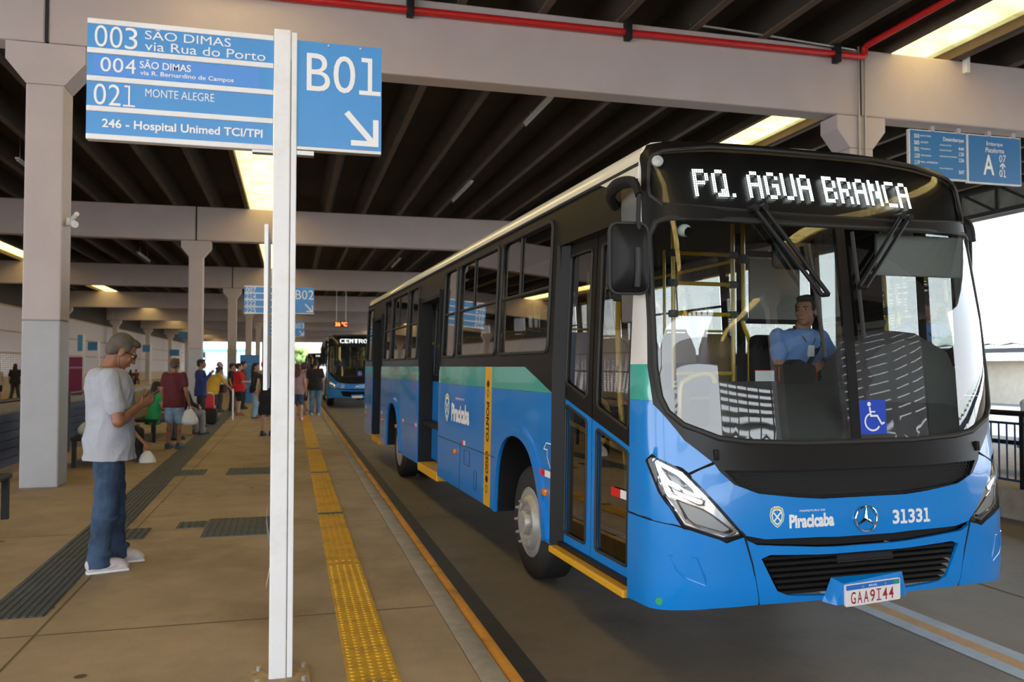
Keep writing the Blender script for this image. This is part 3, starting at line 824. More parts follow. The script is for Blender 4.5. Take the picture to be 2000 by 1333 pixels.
def fpanel(mb, out, holes=(), off=0, thick=.012, mi=0, d=.07):
    o = dens(out, .03); hs = [dens(h, .03) for h in holes]
    panel(mb, o, hs, lambda s, z, t: FR(s, z, off - t), thick, mi, d, pre=lambda x, z: (s_of(x, z), z))
def SD(y, z, off=0): return Vector((xside(z) - off, y, z + DZ))      # left side
def SDR(y, z, off=0): return Vector((W - xside(z) + off, y, z + DZ)) # right side
def spanel(mb, out, holes=(), off=0, thick=.015, mi=0, d=.3, f=SD):
    panel(mb, dens(out, .3), [dens(h, .12) for h in holes], lambda y, z, t: f(y, z, off - t), thick, mi, d)
def ftube(mb, loop, r, off=0, closed=True, n=6, mi=0): mb.tube([FX(x, z, off) for x, z in loop], r, n, mi, closed)
def stube(mb, loop, r, off=0, closed=True, n=6, f=SD, mi=0): mb.tube([f(y, z, off) for y, z in loop], r, n, mi, closed)
FONT47 = {'P': '1110 1001 1001 1110 1000 1000 1000', 'Q': '0110 1001 1001 1001 1001 1011 0111', 'A': '0110 1001 1001 1111 1001 1001 1001', 'G': '0110 1001 1000 1011 1001 1001 0110',
  'U': '1001 1001 1001 1001 1001 1001 0110', 'B': '1110 1001 1001 1110 1001 1001 1110', 'R': '1110 1001 1001 1110 1010 1001 1001', 'N': '1001 1101 1101 1011 1011 1001 1001', 'C': '0111 1000 1000 1000 1000 1000 0111',
  'E': '1111 1000 1000 1110 1000 1000 1111', 'T': '1111 0110 0110 0110 0110 0110 0110', 'O': '0110 1001 1001 1001 1001 1001 0110', '.': '0 0 0 0 0 0 1', ' ': '00 00 00 00 00 00 00', 'H': '1001 1001 1001 1111 1001 1001 1001'}
def led_text(txt, x0, x1, z0, z1):
    cols = 0; dots = []
    for ch in txt:
        g = FONT47[ch].split()
        for r, row in enumerate(g):
            for c, q in enumerate(row):
                if q == '1':
                    for a in (0, 1):
                        for e in (0, 1): dots.append((cols + 2 * c + a, 2 * r + e))
        cols += 2 * len(g[0]) + 1.6
    cols -= 1.6; b = MB()
    px = (x1 - x0) / cols; pz = (z1 - z0) / 14
    for c, r in dots:
        x = x0 + (c + .5) * px; z = z1 - (r + .5) * pz
        k = 6; ce = FX(x, z, -.016); vs = []
        for i in range(k):
            t = i * math.pi / 3; vs.append(ce + Vector((.0052 * math.cos(t), 0, .0052 * math.sin(t))))
        b.add(vs, [tuple(range(k))])
    return b
WS = rpoly([(.10, 2.60), (.062, 2.52), (.05, 2.08), (.045, 1.71), (.06, 1.54), (.09, 1.452), (.165, 1.377), (.36, 1.30), (.52, 1.278), (.88, 1.262), (BH, 1.258)][0:10], .05)
WSL = [(.16, 2.622), (.10, 2.60), (.068, 2.52), (.052, 2.08), (.047, 1.71), (.062, 1.54), (.092, 1.452), (.17, 1.377), (.36, 1.302), (.52, 1.279), (.88, 1.262)]
WSO = both([(.9, 2.605), (.6, 2.612)] + WSL)
DSL = [(.85, 3.108), (.5, 3.10), (.19, 3.06), (.125, 3.03), (.10, 2.98), (.085, 2.83), (.09, 2.77), (.14, 2.71), (.5, 2.678), (.9, 2.66)]
DSO = both(DSL)
GRL = [(.37, 1.118), (.45, 1.028), (.565, .988), (.97, .957), (BH, .948)]
GRO = [(BH, 1.103)] + [(.8, 1.104)] + GRL[:-1]; GRO = both(GRO[1:])
MASK_LOW = [(.318, 1.16), (.345, 1.118), (.42, 1.04), (.565, .985), (.83, .952), (BH, .938)]
MASK_SIDE = [(.07, 3.04), (.05, 2.57), (.022, 1.71), (.035, 1.495), (.168, 1.29), (.318, 1.16)]
HL = [(.006, 1.165), (.02, 1.193), (.143, 1.122), (.171, 1.095), (.472, .747), (.368, .716), (.137, .795), (.037, .99)]
def build_bus():
    root = thing('city_bus', 'blue city bus with lit PQ. AGUA BRANCA display and plate GAA9I44', 'bus')
    P = lambda mb, nm, m, par=None, **k: mb.build(nm, m, par or root, **k)
    # ---- front skins
    b = MB(); fpanel(b, both([(BH - .3, 3.155), (.6, 3.148), (.25, 3.135), (.11, 3.105)] + MASK_SIDE + MASK_LOW[1:-1]), [WSO, DSO, GRO], .004, .02)
    mask = P(b, 'front_mask', 'bus_black')
    for mrr in (0, 1):
        q = (lambda L: mir(L)) if mrr else (lambda L: L)
        b = MB(); fpanel(b, q([(-.02, 1.733), (-.02, 3.0), (-.02, 3.08), (.05, 3.12), (.11, 3.105), (.07, 3.04), (.05, 2.57), (.022, 1.733)]), (), 0, .012)
        P(b, 'pillar', 'bus_white')
        b = MB(); fpanel(b, q([(-.03, 1.517), (-.03, 1.733), (.022, 1.733), (.0225, 1.7), (.034, 1.517)]), (), 0, .012); P(b, 'pillar_band', 'bus_green')
        b = MB(); fpanel(b, q([(-.04, .826), (-.04, 1.516), (.034, 1.516), (.035, 1.495), (.168, 1.29), (.318, 1.16), (.171, 1.095), (.143, 1.122), (.02, 1.193), (.006, 1.165), (.037, .99), (.137, .795), (.09, .808)]), (), 0, .015)
        P(b, 'front_wing', 'bus_blue')
        b = MB(); fpanel(b, q([(-.05, .822), (.09, .803), (.137, .790), (.368, .712), (.476, .738), (.52, .58), (.565, .345), (.3, .335), (.1, .318), (-.05, .30)]), (), .004, .02)
        bc = P(b, 'bumper_corner', 'bus_blue')
        b = MB()
        lp = q([(.07, .63), (.2, .625), (.246, .5), (.247, .466), (.15, .505), (.1, .55)])
        ftube(b, lp, .006, .003); P(b, 'moulding', 'bus_blue', bc)
        b = MB(); ftube(b, q([(.137, .793), (.09, .806), (0, .824), (-.03, .826)]), .005, .003, False); P(b, 'panel_gap', 'plastic_black')
        b = MB(); ftube(b, q([(.47, .742), (.52, .58), (.567, .345)]), .005, .004, False); P(b, 'panel_gap', 'plastic_black')
        b = MB(); ftube(b, q([(.318, 1.16), (.171, 1.095)]), .009, .002, False); P(b, 'panel_gap', 'plastic_black')
        # headlight
        hl = q(HL); ctr = Vector((sum(p[0] for p in hl) / 8, sum(p[1] for p in hl) / 8))
        sh = lambda k, dx=0, dz=0: [tuple(ctr + (Vector(p) - ctr) * k + Vector((dx, dz))) for p in hl]
        b = MB(); fpanel(b, hl, (), -.05, .01, d=.05); lamp = P(b, 'headlight', 'lamp_dark')
        b = MB(); ftube(b, hl, .011, .0); P(b, 'bezel', 'plastic_black', lamp)
        U1 = q([(.04, 1.135), (.115, 1.09), (.185, 1.015), (.20, .985), (.15, 1.01), (.075, 1.06)]); U1b = q([(.062, 1.105), (.115, 1.07), (.165, 1.02), (.125, 1.03), (.085, 1.055)])
        U2 = q([(.068, 1.03), (.105, 1.005), (.255, .945), (.25, .92), (.22, .92), (.085, .985)])
        U3 = q([(.092, .955), (.235, .90), (.285, .87), (.415, .77), (.37, .755), (.19, .808), (.148, .84)])
        b = MB(); fpanel(b, hl, [rpoly(U1, .01), rpoly(U2, .008), rpoly(U3, .012)], -.018, .012, d=.04); ftube(b, sh(.93), .008, -.012); P(b, 'reflector_frame', 'chrome', lamp)
        for nm, u, m_ in (('lamp_unit', U1b, 'lamp_lens'), ('daylight_strip', U2, 'lamp_white'), ('main_beam', U3, 'lamp_lens')):
            b = MB(); c_ = Vector((sum(p[0] for p in u) / len(u), sum(p[1] for p in u) / len(u))); fpanel(b, rpoly([tuple(c_ + (Vector(p) - c_) * .86) for p in u], .01), (), -.02, .02, d=.04); P(b, nm, m_, lamp)
            b = MB(); ftube(b, [tuple(c_ + (Vector(p) - c_) * 1.0) for p in u], .004, -.015); P(b, 'chrome_trim', 'chrome', lamp)
        b = MB(); fpanel(b, sh(.99), (), .004, 0, d=.05); P(b, 'lens', 'clear_lens', lamp, fix=False)
    b = MB()   # hood between slot and mask
    fpanel(b, both([(BH - .3, .937), (.83, .950), (.565, .983), (.42, 1.038), (.343, 1.116), (.318, 1.157), (.173, 1.094), (.474, .748), (.60, .722), (.96, .716), (BH - .2, .71)]), (), .004, .02)
    hood = P(b, 'hood', 'bus_blue')
    LOW = both([(BH - .25, .612), (.96, .614), (.63, .630), (.575, .61), (.675, .42), (.74, .392), (.80, .383), (.99, .37)])
    b = MB()
    fpanel(b, both([(BH - .2, .652), (.96, .657), (.55, .690), (.485, .72), (.525, .58), (.57, .345), (.96, .343), (BH - .2, .335)]), [LOW], .004, .02)
    P(b, 'bumper', 'bus_blue')
    b = MB(); fpanel(b, both([(BH - .2, .712), (.96, .72), (.5, .752), (.46, .735), (.55, .69), (.96, .66), (BH - .2, .655)]), (), -.04, .01); P(b, 'air_slot', 'plastic_black')
    # lower grille: backing and slats
    b = MB(); fpanel(b, both([(BH - .25, .625), (.96, .627), (.60, .64), (.55, .61), (.66, .41), (.80, .373), (.99, .36)]), (), -.09, .01)
    for k in range(7):
        z = .395 + k * .034; x0 = .70 - k * .018
        b.loft([[FX(x, z, -.0), FX(x, z + .014, -.012), FX(x, z + .02, -.06), FX(x, z + .005, -.06)] for x in [x0 + (W - 2 * x0) * i / 18 for i in range(19)]])
    P(b, 'lower_grille', 'plastic_black')
    b = MB(); b.loft([[FX(x, z, o) for z, o in ((.60, -.01), (.555, .0), (.545, -.03), (.60, -.05))] for x in [1.09 + .4 * i / 8 for i in range(9)]]); P(b, 'tow_cover', 'plastic_black')
    # upper mesh grille
    b = MB(); fpanel(b, both([(BH - .3, 1.115), (.8, 1.118), (.355, 1.13), (.44, 1.02), (.565, .98), (.97, .948), (BH - .25, .938)]), (), -.05, .01); P(b, 'grille_backing', 'gap')
    b = MB(); pit = .031
    j = 0; z = .955
    while z < 1.112:
        i0 = .38 + (pit / 2 if j % 2 else 0)
        x = i0
        while x < W - .36:
            if inside((x, z), GRO):
                pts = [FX(x + pit * .5 * math.cos(R(a)), z + .0125 * math.sin(R(a)), -.012) for a in (30, 90, 150, 210, 270, 330)]
                for a, c in ((0, 1), (1, 2), (2, 3)):
                    p, q = pts[a], pts[c]; u = Vector((0, 0, .0022)) if abs(q.z - p.z) < .008 else Vector((.0026, 0, 0))
                    b.add([p - u, q - u, q + u, p + u], [(0, 1, 2, 3)])
            x += pit
        z += .0188; j += 1
    P(b, 'mesh_grille', 'plastic_black', smooth=0, fix=False)
    # windscreen
    b = MB(); fpanel(b, WSO, (), -.004, 0, d=.09); ws = P(b, 'windscreen', 'windscreen', fix=False)
    b = MB(); ftube(b, WSO, .019, .0, n=8); P(b, 'gasket', 'rubber', ws)
    b = MB(); b.loft([[FX(BH - .032, z, .004), FX(BH + .032, z, .004), FX(BH + .032, z, -.03), FX(BH - .032, z, -.03)] for z in [1.26 + 1.34 * i / 12 for i in range(13)]]); P(b, 'centre_bar', 'bus_black', ws)
    b = MB(); fpanel(b, [(1.318, 1.303), (1.512, 1.305), (1.515, 1.513), (1.318, 1.510)], (), .002, .003, d=.05); st = P(b, 'access_sticker', 'access_blue')
    b = MB(); o = Vector((1.415, 1.40)); pp = lambda x, z: FX(x, z, .0045)
    def stroke(mb, pts, wd, f=None, closed=False):
        f = f or pp; P_ = [Vector(p) for p in pts]
        for a, c in zip(P_, P_[1:] + ([P_[0]] if closed else [])):
            d_ = (c - a).normalized(); nn = Vector((-d_.y, d_.x)) * wd / 2; a2 = a - d_ * wd * .3; c2 = c + d_ * wd * .3
            mb.add([f(*(a2 + nn)), f(*(a2 - nn)), f(*(c2 - nn)), f(*(c2 + nn))], [(0, 1, 2, 3)])
    stroke(b, [(1.408 + .055 * math.cos(R(t)), 1.378 + .052 * math.sin(R(t))) for t in range(115, 335, 14)], .011)
    stroke(b, [(1.393, 1.465), (1.398, 1.415), (1.445, 1.415), (1.475, 1.365), (1.492, 1.372)], .012); stroke(b, [(1.396, 1.44), (1.43, 1.44)], .009)
    b.add([pp(1.39 + .014 * math.cos(t * .6283), 1.487 + .014 * math.sin(t * .6283)) for t in range(10)], [tuple(range(10))]); P(b, 'symbol', 'letter', st, smooth=0, fix=False)
    # destination display
    b = MB(); fpanel(b, DSO, (), -.03, .01); scr = P(b, 'display_board', 'screen_black')
    b = MB(); ftube(b, DSO, .012, .003); P(b, 'display_frame', 'rubber', scr)
    P(led_text('PQ. AGUA BRANCA', .335, 1.915, 2.765, 2.945), 'destination_text', 'led', smooth=0, fix=False)
    b = MB(); fpanel(b, DSO, (), -.006, 0, d=.1); P(b, 'display_glass', 'clear_lens', scr, fix=False)
    b = MB(); p = FX(.145, 2.99, .0); b.lathe([(.038, 0), (.034, .012), (.015, .02), (.001, .022)], p + Vector((0, .005, 0)), (-.3, -1, .1), 16); P(b, 'marker_lamp', 'lamp_lens')
    # wipers
    for nm, piv, elb, tip0, tip1 in (('wiper', (.668, 2.672), (1.062, 2.145), (1.02, 2.47), (1.072, 1.775)), ('wiper', (1.80, 2.672), (1.385, 2.20), (1.352, 2.56), (1.365, 1.885))):
        b = MB(); A_ = FX(*piv, .05); B_ = FX(*elb, .06); dx = .05 if piv[0] < 1 else -.06
        b.tube([A_, B_], .014, 8); A2 = FX(piv[0] + .06 * (1 if piv[0] < 1 else -1), piv[1] + .006, .05); B2 = FX(elb[0] + .03 * (1 if piv[0] < 1 else -1) * 1.6, elb[1] + .005, .06)
        b.tube([A2, B2], .014, 8); b.tube([B_, B2], .014, 8)
        for p_ in (A_, A2): b.cyl(p_ + Vector((0, .07, 0)), p_ - Vector((0, .02, 0)), .022, n=12)
        wp = P(b, 'wiper', 'plastic_black')
        m_ = (Vector(tip0) + Vector(tip1)) / 2
        b = MB(); path = [FX(tip0[0] + (tip1[0] - tip0[0]) * k / 10, tip0[1] + (tip1[1] - tip0[1]) * k / 10, .03) for k in range(11)]
        b.tube(path, .013, 6); P(b, 'blade', 'rubber', wp)
    # badges, number, plate
    b = MB(); b.text('Piracicaba', (.755, 1.06, .776, .856), lambda x, z: FX(x, z, .006), bold=.045); P(b, 'lettering', 'letter', hood, smooth=0, fix=False); b = MB()
    b.text('PREFEITURA DE', (.826, 1.0, .868, .879), lambda x, z: FX(x, z, .006), bold=.01); P(b, 'lettering', 'letter', hood, smooth=0, fix=False); b = MB()
    b.mono('31331', (1.478, 1.768, .763, .848), lambda x, z: FX(x, z, .006), bold=.03, st=.32, gap=.14); P(b, 'lettering', 'letter', hood, smooth=0, fix=False)
    def crest(f, x0, z0, h, nm='crest', par=None, sx=1):
        b = MB(); k = h / 2
        sh_ = lambda q: [(x0 + sx * q * k * x, z0 + q * k * z) for x, z in ((-.62, .8), (-.25, 1), (.25, 1), (.62, .8), (.78, .2), (.66, -.4), (.25, -.85), (0, -1), (-.25, -.85), (-.66, -.4), (-.78, .2))]
        b.add([f(*p, .006) for p in sh_(1)], [tuple(range(11))], 0); b.add([f(*p, .0065) for p in sh_(.9)], [tuple(range(11))], 1)
        b.add([f(*p, .007) for p in sh_(.78)], [tuple(range(11))], 0); b.add([f(*p, .0075) for p in sh_(.62)], [tuple(range(11))], 3)
        ff = lambda x, z: f(x, z, .008)
        for s in (-1, 1): stroke(b, [(x0 - s * sx * k * .36, z0 - k * .4), (x0 + s * sx * k * .36, z0 + k * .4)], h * .07, ff)
        b.m[-2:] = [0, 0]
        stroke(b, [(x0 - sx * k * .4, z0 + k * .82), (x0 + sx * k * .4, z0 + k * .82)], h * .09, ff); b.m[-1] = 2
        P(b, nm, ['letter', 'badge_green', 'crest_gold', 'bus_blue'], par, smooth=0, fix=False)
    crest(FX, .676, .846, .122, par=hood)
    b = MB(); c0 = FX(1.285, .806, .012); cc = [c0 + Vector((.078 * math.cos(t), 0, .074 * math.sin(t))) for t in [k * math.pi / 18 for k in range(36)]]
    b.tube(cc, .006, 8, closed=True)
    for a in (90, 210, 330):
        e = c0 + Vector((.073 * math.cos(R(a)), 0, .07 * math.sin(R(a)))); s_ = Vector((math.cos(R(a + 90)), 0, math.sin(R(a + 90)))) * .014
        b.add([c0 + s_, e, c0 - s_, c0 - Vector((0, .01, 0))], [(0, 1, 3), (1, 2, 3), (0, 1, 2)])
    P(b, 'star_badge', 'chrome', hood)
    b = MB(); py = FX(1.285, .4, .06).y
    F3 = lambda o: (lambda x, z: Vector((x, py - o + .12 * (x - 1.285), z + DZ)))
    b.prism(rrect(1.072, 1.51, .317, .446, .012), F3(0), F3(-.012)); pl = P(b, 'number_plate', 'plate_white')
    b = MB(); b.prism(rrect(1.079, 1.503, .411, .44, .006), F3(.0012), F3(.0002)); P(b, 'blue_strip', 'plate_blue', pl)
    b = MB(); b.mono('GAA9I44', (1.108, 1.46, .329, .399), F3(.0015), bold=.008, st=.2, gap=.26); P(b, 'lettering', 'plate_red', pl, smooth=0, fix=False)
    b = MB(); b.text('BRASIL', (1.255, 1.325, .419, .431), F3(.002), bold=.02); b.text('BR', (1.082, 1.10, .331, .346), F3(.0015)); P(b, 'country_name', 'letter', pl, smooth=0, fix=False)
    b = MB(); b.prism(rrect(1.455, 1.495, .414, .437, .004), F3(.002), F3(.001)); P(b, 'flag', 'badge_green', pl, smooth=0)
    b = MB()
    for x in (1.205, 1.385): b.cyl(F3(.006)(x, .425), F3(0)(x, .425), .008, n=8)
    P(b, 'screw', 'steel', pl)
    b = MB(); 
    b.loft([[F3(-.013)(x, z) for x, z in ((1.02, .33), (1.07, .45), (1.51, .45), (1.56, .33))], [FX(x, z, .008) for x, z in ((.985, .335), (1.035, .475), (1.545, .475), (1.595, .335))]]); P(b, 'plate_bracket', 'bus_blue', smooth=0)
    b = MB(); b.box(.30, .335, 0, .02, 0, .05)
    for mrr in (0, 1):
        c = FX(.335, 1.205, .01) if not mrr else FX(W - .335, 1.205, .01)
        MBx = MB(); MBx.box(c.x - .014, c.x + .014, c.y - .012, c.y + .03, c.z - .03, c.z + .03, 0, .005); P(MBx, 'jack_flap', 'plastic_black')
    b = MB(); c = FX(.03, .36, .004); b.cyl(c, c - Vector((.004, .008, 0)), .022, n=14); P(b, 'round_sticker', 'badge_green')
    # ---- left side
    ARCH = [tuple(p) for p in catmull([(-.72, .335, 0), (-.62, .62, 0), (-.50, .83, 0), (-.33, 1.0, 0), (-.08, 1.09, 0), (.2, 1.09, 0), (.46, .99, 0), (.62, .75, 0), (.67, .335, 0)], 3)]
    def arch(c, grow=0):
        o = []
        for k, (y, z, _) in enumerate(ARCH):
            p, q = ARCH[max(k - 1, 0)], ARCH[min(k + 1, len(ARCH) - 1)]; d = Vector((q[0] - p[0], q[1] - p[1])).normalized()
            o.append((c + y - d.y * grow, z + d.x * grow))
        return o
    A1, A2 = 2.27, 9.3
    def lower(y0, y1, z1, ac=None, z0=.335):
        o = [(y0, z0)]
        if ac: o += [(y, max(z, z0)) for y, z in arch(ac)]
        return o + [(y1, z0), (y1, z1), (y0, z1)]
    SEG = [(1.42, 5.66, A1), (7.08, 10.85, A2), (12.1, 13.25, None)]
    b = MB()
    for y0, y1, ac in SEG: spanel(b, lower(y0, y1, 1.507, ac), (), 0)
    body = P(b, 'side_panel', 'bus_blue')
    b = MB()
    for y0, y1, ac in SEG:
        o = [(y0, 1.509), (y1, 1.509), (y1, 1.716), (2.12, 1.716)] if y0 < 2 else [(y0, 1.509), (y1, 1.509), (y1, 1.716), (y0, 1.716)]
        spanel(b, o, (), 0)
    P(b, 'green_band', 'bus_green')
    WIN = [(1.55, 2.97, 1), (3.10, 4.72, 1), (4.86, 5.52, 0), (7.30, 8.06, 0), (8.21, 9.76, 1), (9.88, 10.66, 0), (12.3, 13.15, 0)]
    wl = lambda y0, y1: rrect(y0, y1, 1.835, 2.90, .07)
    b = MB(); spanel(b, [(1.42, 1.511), (2.118, 1.718), (5.66, 1.718), (5.66, 2.985), (1.42, 2.985)], [wl(*WIN[k][:2]) for k in (0, 1, 2)], -.003)
    spanel(b, [(7.08, 1.718), (10.85, 1.718), (10.85, 2.985), (7.08, 2.985)], [wl(*WIN[k][:2]) for k in (3, 4, 5)], -.003)
    spanel(b, [(12.1, 1.718), (13.25, 1.718), (13.25, 2.985), (12.1, 2.985)], [wl(*WIN[6][:2])], -.003)
    for y0, y1 in ((0, 1.42), (5.66, 7.08), (10.85, 12.1)): spanel(b, [(y0, 2.665), (y1, 2.665), (y1, 2.985), (y0, 2.985)], (), -.003)
    P(b, 'window_band', 'bus_black')
    for y0, y1, sl in WIN:
        for f in (SD, SDR):
            if f is SDR and y0 < 1.6: continue
            b = MB(); panel(b, dens(wl(y0, y1), .3), [], lambda y, z, t: f(y, z, -.022), 0, 0, .4); wn_ = P(b, 'window', 'side_glass' if f is SD else 'right_glass', fix=False)
            b = MB(); stube(b, wl(y0, y1), .016, .0, f=f); stube(b, [(y0, 2.36), (y1, 2.36)], .014, -.01, False, f=f)
            if sl:
                for k in (.6,): stube(b, [(y0 + (y1 - y0) * k, 2.36), (y0 + (y1 - y0) * k, 2.88)], .011, -.012, False, f=f)
            P(b, 'frame', 'rubber', wn_)
    # right side: one long skin with window openings, two more panes for door-side bays and the driver's window
    RW = [(.02, .27), (.35, .70), (1.15, 1.5), (1.6, 2.97), (5.66, 7.14)]
    b = MB(); spanel(b, lower(0, 13.25, 1.507, None), (), 0, f=SDR); P(b, 'side_panel', 'bus_blue')
    b = MB(); spanel(b, [(0, 1.509), (13.25, 1.509), (13.25, 1.716), (0, 1.716)], (), 0, f=SDR); P(b, 'green_band', 'bus_green')
    hs = [wl(a, c) for a, c, _ in WIN if a > 1.6] + [wl(a, c) for a, c in RW]
    b = MB(); spanel(b, [(0, 1.718), (13.25, 1.718), (13.25, 2.985), (0, 2.985)], hs, -.003, f=SDR); P(b, 'window_band', 'bus_black')
    for a, c in RW:
        b = MB(); panel(b, dens(wl(a, c), .3), [], lambda y, z, t: SDR(y, z, -.022), 0, 0, .4); wn_ = P(b, 'window', 'right_glass', fix=False)
        b = MB(); stube(b, wl(a, c), .016, 0, f=SDR); P(b, 'frame', 'rubber', wn_)
    # rear
    b = MB(); b.loft([[Vector((xside(z) + .0, 13.25, z + DZ)), Vector((W - xside(z), 13.25, z + DZ)), Vector((W - xside(z) - .12, 13.36, z + DZ)), Vector((xside(z) + .12, 13.36, z + DZ))] for z in (.4, 1.0, 1.72, 2.4, 2.95, 3.05)]); P(b, 'rear_panel', 'bus_blue')
    # roof
    prof = [(z, 0) for z in (2.985, 3.02, 3.05, 3.075, 3.1, 3.115, 3.13, 3.14, 3.15, 3.157, 3.163, 3.17)]
    ring = lambda y: [Vector((xside(z) - .004, y, z + DZ)) for z, _ in prof] + [Vector((BH, y, 3.175 + DZ))] + [Vector((W - xside(z) + .004, y, crown(W - xside(z), z) + DZ)) for z, _ in reversed(prof)]
    under = lambda y: [Vector((W - .12, y, 2.97 + DZ)), Vector((.12, y, 2.97 + DZ))]
    b = MB(); b.loft([ring(y) + under(y) for y in (-.01, .4, 3, 6, 9, 13.0)] + [[p * 1 for p in [Vector((q.x * .94 + BH * .06, 13.34, (q.z - 3.0) * .8 + 3.0)) for q in ring(13) + under(13)]]]); P(b, 'roof', 'bus_roof', smooth=50)
    b = MB(); spanel(b, [(-.0, 2.9), (.0, 2.985), (.62, 2.985), (.45, 2.93), (.2, 2.9)], (), .004); P(b, 'roof_corner', 'bus_roof')
    b = MB(); stube(b, [(.0, 2.99), (4, 2.99), (13.2, 2.99)], .014, .0, False); P(b, 'gutter', 'rubber')
    # stripe, logo, markers
    b = MB(); spanel(b, [(3.175, .335), (3.405, .335), (3.405, 1.716), (3.175, 1.716)], (), .003, .004); yb = P(b, 'blind_spot_stripe', 'yellow_band')
    b = MB(); vert = lambda a, c: SD(3.335 - c if False else 3.29 - (c - .5) * .105, a, .005)
    f_ = lambda x, z: SD(3.345 - .0, 0, 0)
    def down(txt, z0, z1):   # letters read downwards, tops to the rear... rotated a quarter turn
        b.text(txt, (0, 1, 0, 1), lambda x, z: SD(3.345 - .11 * z, z1 + (z0 - z1) * x, .0045), bold=.035)
    down('PONTO', .97, 1.365); P(b, 'lettering', 'plastic_black', yb, smooth=0, fix=False); b = MB(); down('CEGO', .655, .875); P(b, 'lettering', 'plastic_black', yb, smooth=0, fix=False)
    for z in (1.545, .60):
        b = MB(); b.add([SD(3.29 + .05 * math.cos(t * .524), z + .045 * math.sin(t * .524) * (1 if t % 2 else .6), .0045) for t in range(12)], [tuple(range(12))]); P(b, 'pictogram', 'plastic_black', yb, smooth=0, fix=False)
    for z in (1.45, .5):
        b = MB(); stroke(b, [(3.29 + .035 * math.cos(t * .524), z + .035 * math.sin(t * .524)) for t in range(12)], .012, lambda y, z_: SD(y, z_, .0045), True); P(b, 'pictogram', 'plastic_black', yb, smooth=0, fix=False)
    b = MB(); b.text('Piracicaba', (0, 1, 0, 1), lambda x, z: SD(4.90 - .86 * x, 1.075 + .215 * z, .004), bold=.045); P(b, 'lettering', 'letter', body, smooth=0, fix=False); b = MB()
    b.text('PREFEITURA DE', (0, 1, 0, 1), lambda x, z: SD(4.7 - .42 * x, 1.335 + .025 * z, .004), bold=.01); P(b, 'lettering', 'letter', body, smooth=0, fix=False)
    crest(SD, 5.13, 1.222, .34, par=body, sx=1.0)
    b = MB(); stroke(b, [(1.42, 1.112), (1.53, 1.112), (1.585, 1.06), (1.50, 1.06), (1.50, 1.0), (1.425, .925)], .01, lambda y, z: SD(y, z, .004)); P(b, 'outline_mark', 'letter', body, smooth=0, fix=False)
    for y in (1.39, 4.22, 7.15, 8.25, 10.6, 12.9):
        wd = .17 if y < 2 else .14
        zz = .845 if y < 2 else .845
        if y < 2: rng = ((1.555, 1.70, 0), (1.425, 1.553, 1))
        else: rng = ((y + wd / 2, y + wd, 0), (y, y + wd / 2, 1))
        b = MB()
        for a, c, mi in rng: spanel(b, [(a, zz), (c, zz), (c, zz + .05), (a, zz + .05)], (), .004, .004, mi)
        P(b, 'reflective_tape', ['reflector_red', 'letter'], body, smooth=0)
    for y, z in ((1.52, .725), (4.66, .742), (8.9, .742), (10.55, .742), (13.0, .742)):
        b = MB(); c = SD(y, z, 0); b.box(c.x - .03, c.x + .005, y - .04, y + .04, c.z - .03, c.z + .03, 0, .012); P(b, 'side_lamp', 'amber', body)
    b = MB()
    stube(b, [(5.66, .84), (3.03, .84)], .004, .001, False, 4); P(b, 'panel_gap', 'plastic_black', body); b = MB()
    stube(b, [(4.45, .84), (4.45, .34)], .003, .001, False, 4); P(b, 'panel_gap', 'plastic_black', body); b = MB()
    stube(b, [(7.08, .84), (8.5, .84)], .004, .001, False, 4); P(b, 'panel_gap', 'plastic_black', body); b = MB()
    stube(b, rrect(4.0, 4.25, .64, .80, .02), .003, .001, True, 4); P(b, 'panel_gap', 'plastic_black', body); b = MB()
    stube(b, rrect(3.70, 3.80, .42, .62, .03), .003, .001, True, 4)
    P(b, 'panel_gap', 'plastic_black', body)
    for c in (A1, A2):
        b = MB(); o = arch(c); i_ = arch(c, .095)
        b.loft([[SD(a[0], a[1], .0), SD(a[0], a[1], .022), SD(e[0], e[1], .022), SD(e[0], e[1], -.002)] for a, e in zip(o, i_)]); P(b, 'wheel_arch', 'bus_blue')
        b = MB(); b.loft([[SD(a[0], a[1], -.005), Vector((.78, a[0], a[1] + DZ))] for a in o], caps=False, close=False)
        b.box(.75, .79, c - .8, c + .8, .35 + DZ, 1.1 + DZ); P(b, 'wheel_well', 'plastic_black', fix=False)
    # wheels
    def wheel(y, side, dual):
        x = .095 if side < 0 else W - .095
        o = Vector((x, y, .35 + DZ)); d = Vector((side, 0, 0))
        tw = .28
        b = MB(); b.lathe([(.30, -.02), (.31, .0), (.40, .012), (.46, .0), (.487, -.03), (.49, -.06), (.485, -.14), (.49, -.22), (.487, -.25), (.46, -.275), (.3, -.27)], o, d, 48)
        if dual: b.lathe([(.30, -.32), (.46, -.32), (.49, -.36), (.49, -.54), (.46, -.58), (.3, -.58)], o, d, 32)
        ty = P(b, 'wheel', 'tyre')
        b = MB()
        if dual: b.lathe([(.305, -.0), (.295, .005), (.285, -.03), (.27, -.10), (.23, -.12), (.12, -.12), (.115, -.03), (.0001, -.02)], o, d, 40)
        else: b.lathe([(.305, -.0), (.297, .008), (.285, -.02), (.255, -.035), (.235, .02), (.21, .045), (.16, .045), (.15, .02), (.11, .02), (.105, .06), (.09, .075), (.0001, .078)], o, d, 40)
        rm = P(b, 'rim', 'rim', ty)
        for k in range(10):
            b = MB(); t = 2 * math.pi * k / 10; h = .045 if not dual else -.12
            q = o + d * h + Vector((0, .185 * math.cos(t), .185 * math.sin(t))); b.cyl(q, q + d * .025, .016, n=6); b.cyl(q + d * .025, q + d * .042, .010, n=8); P(b, 'wheel_nut', 'rim', ty)
    wheel(A1, -1, False); wheel(A2, -1, True); wheel(A1, 1, False); wheel(A2, 1, True)
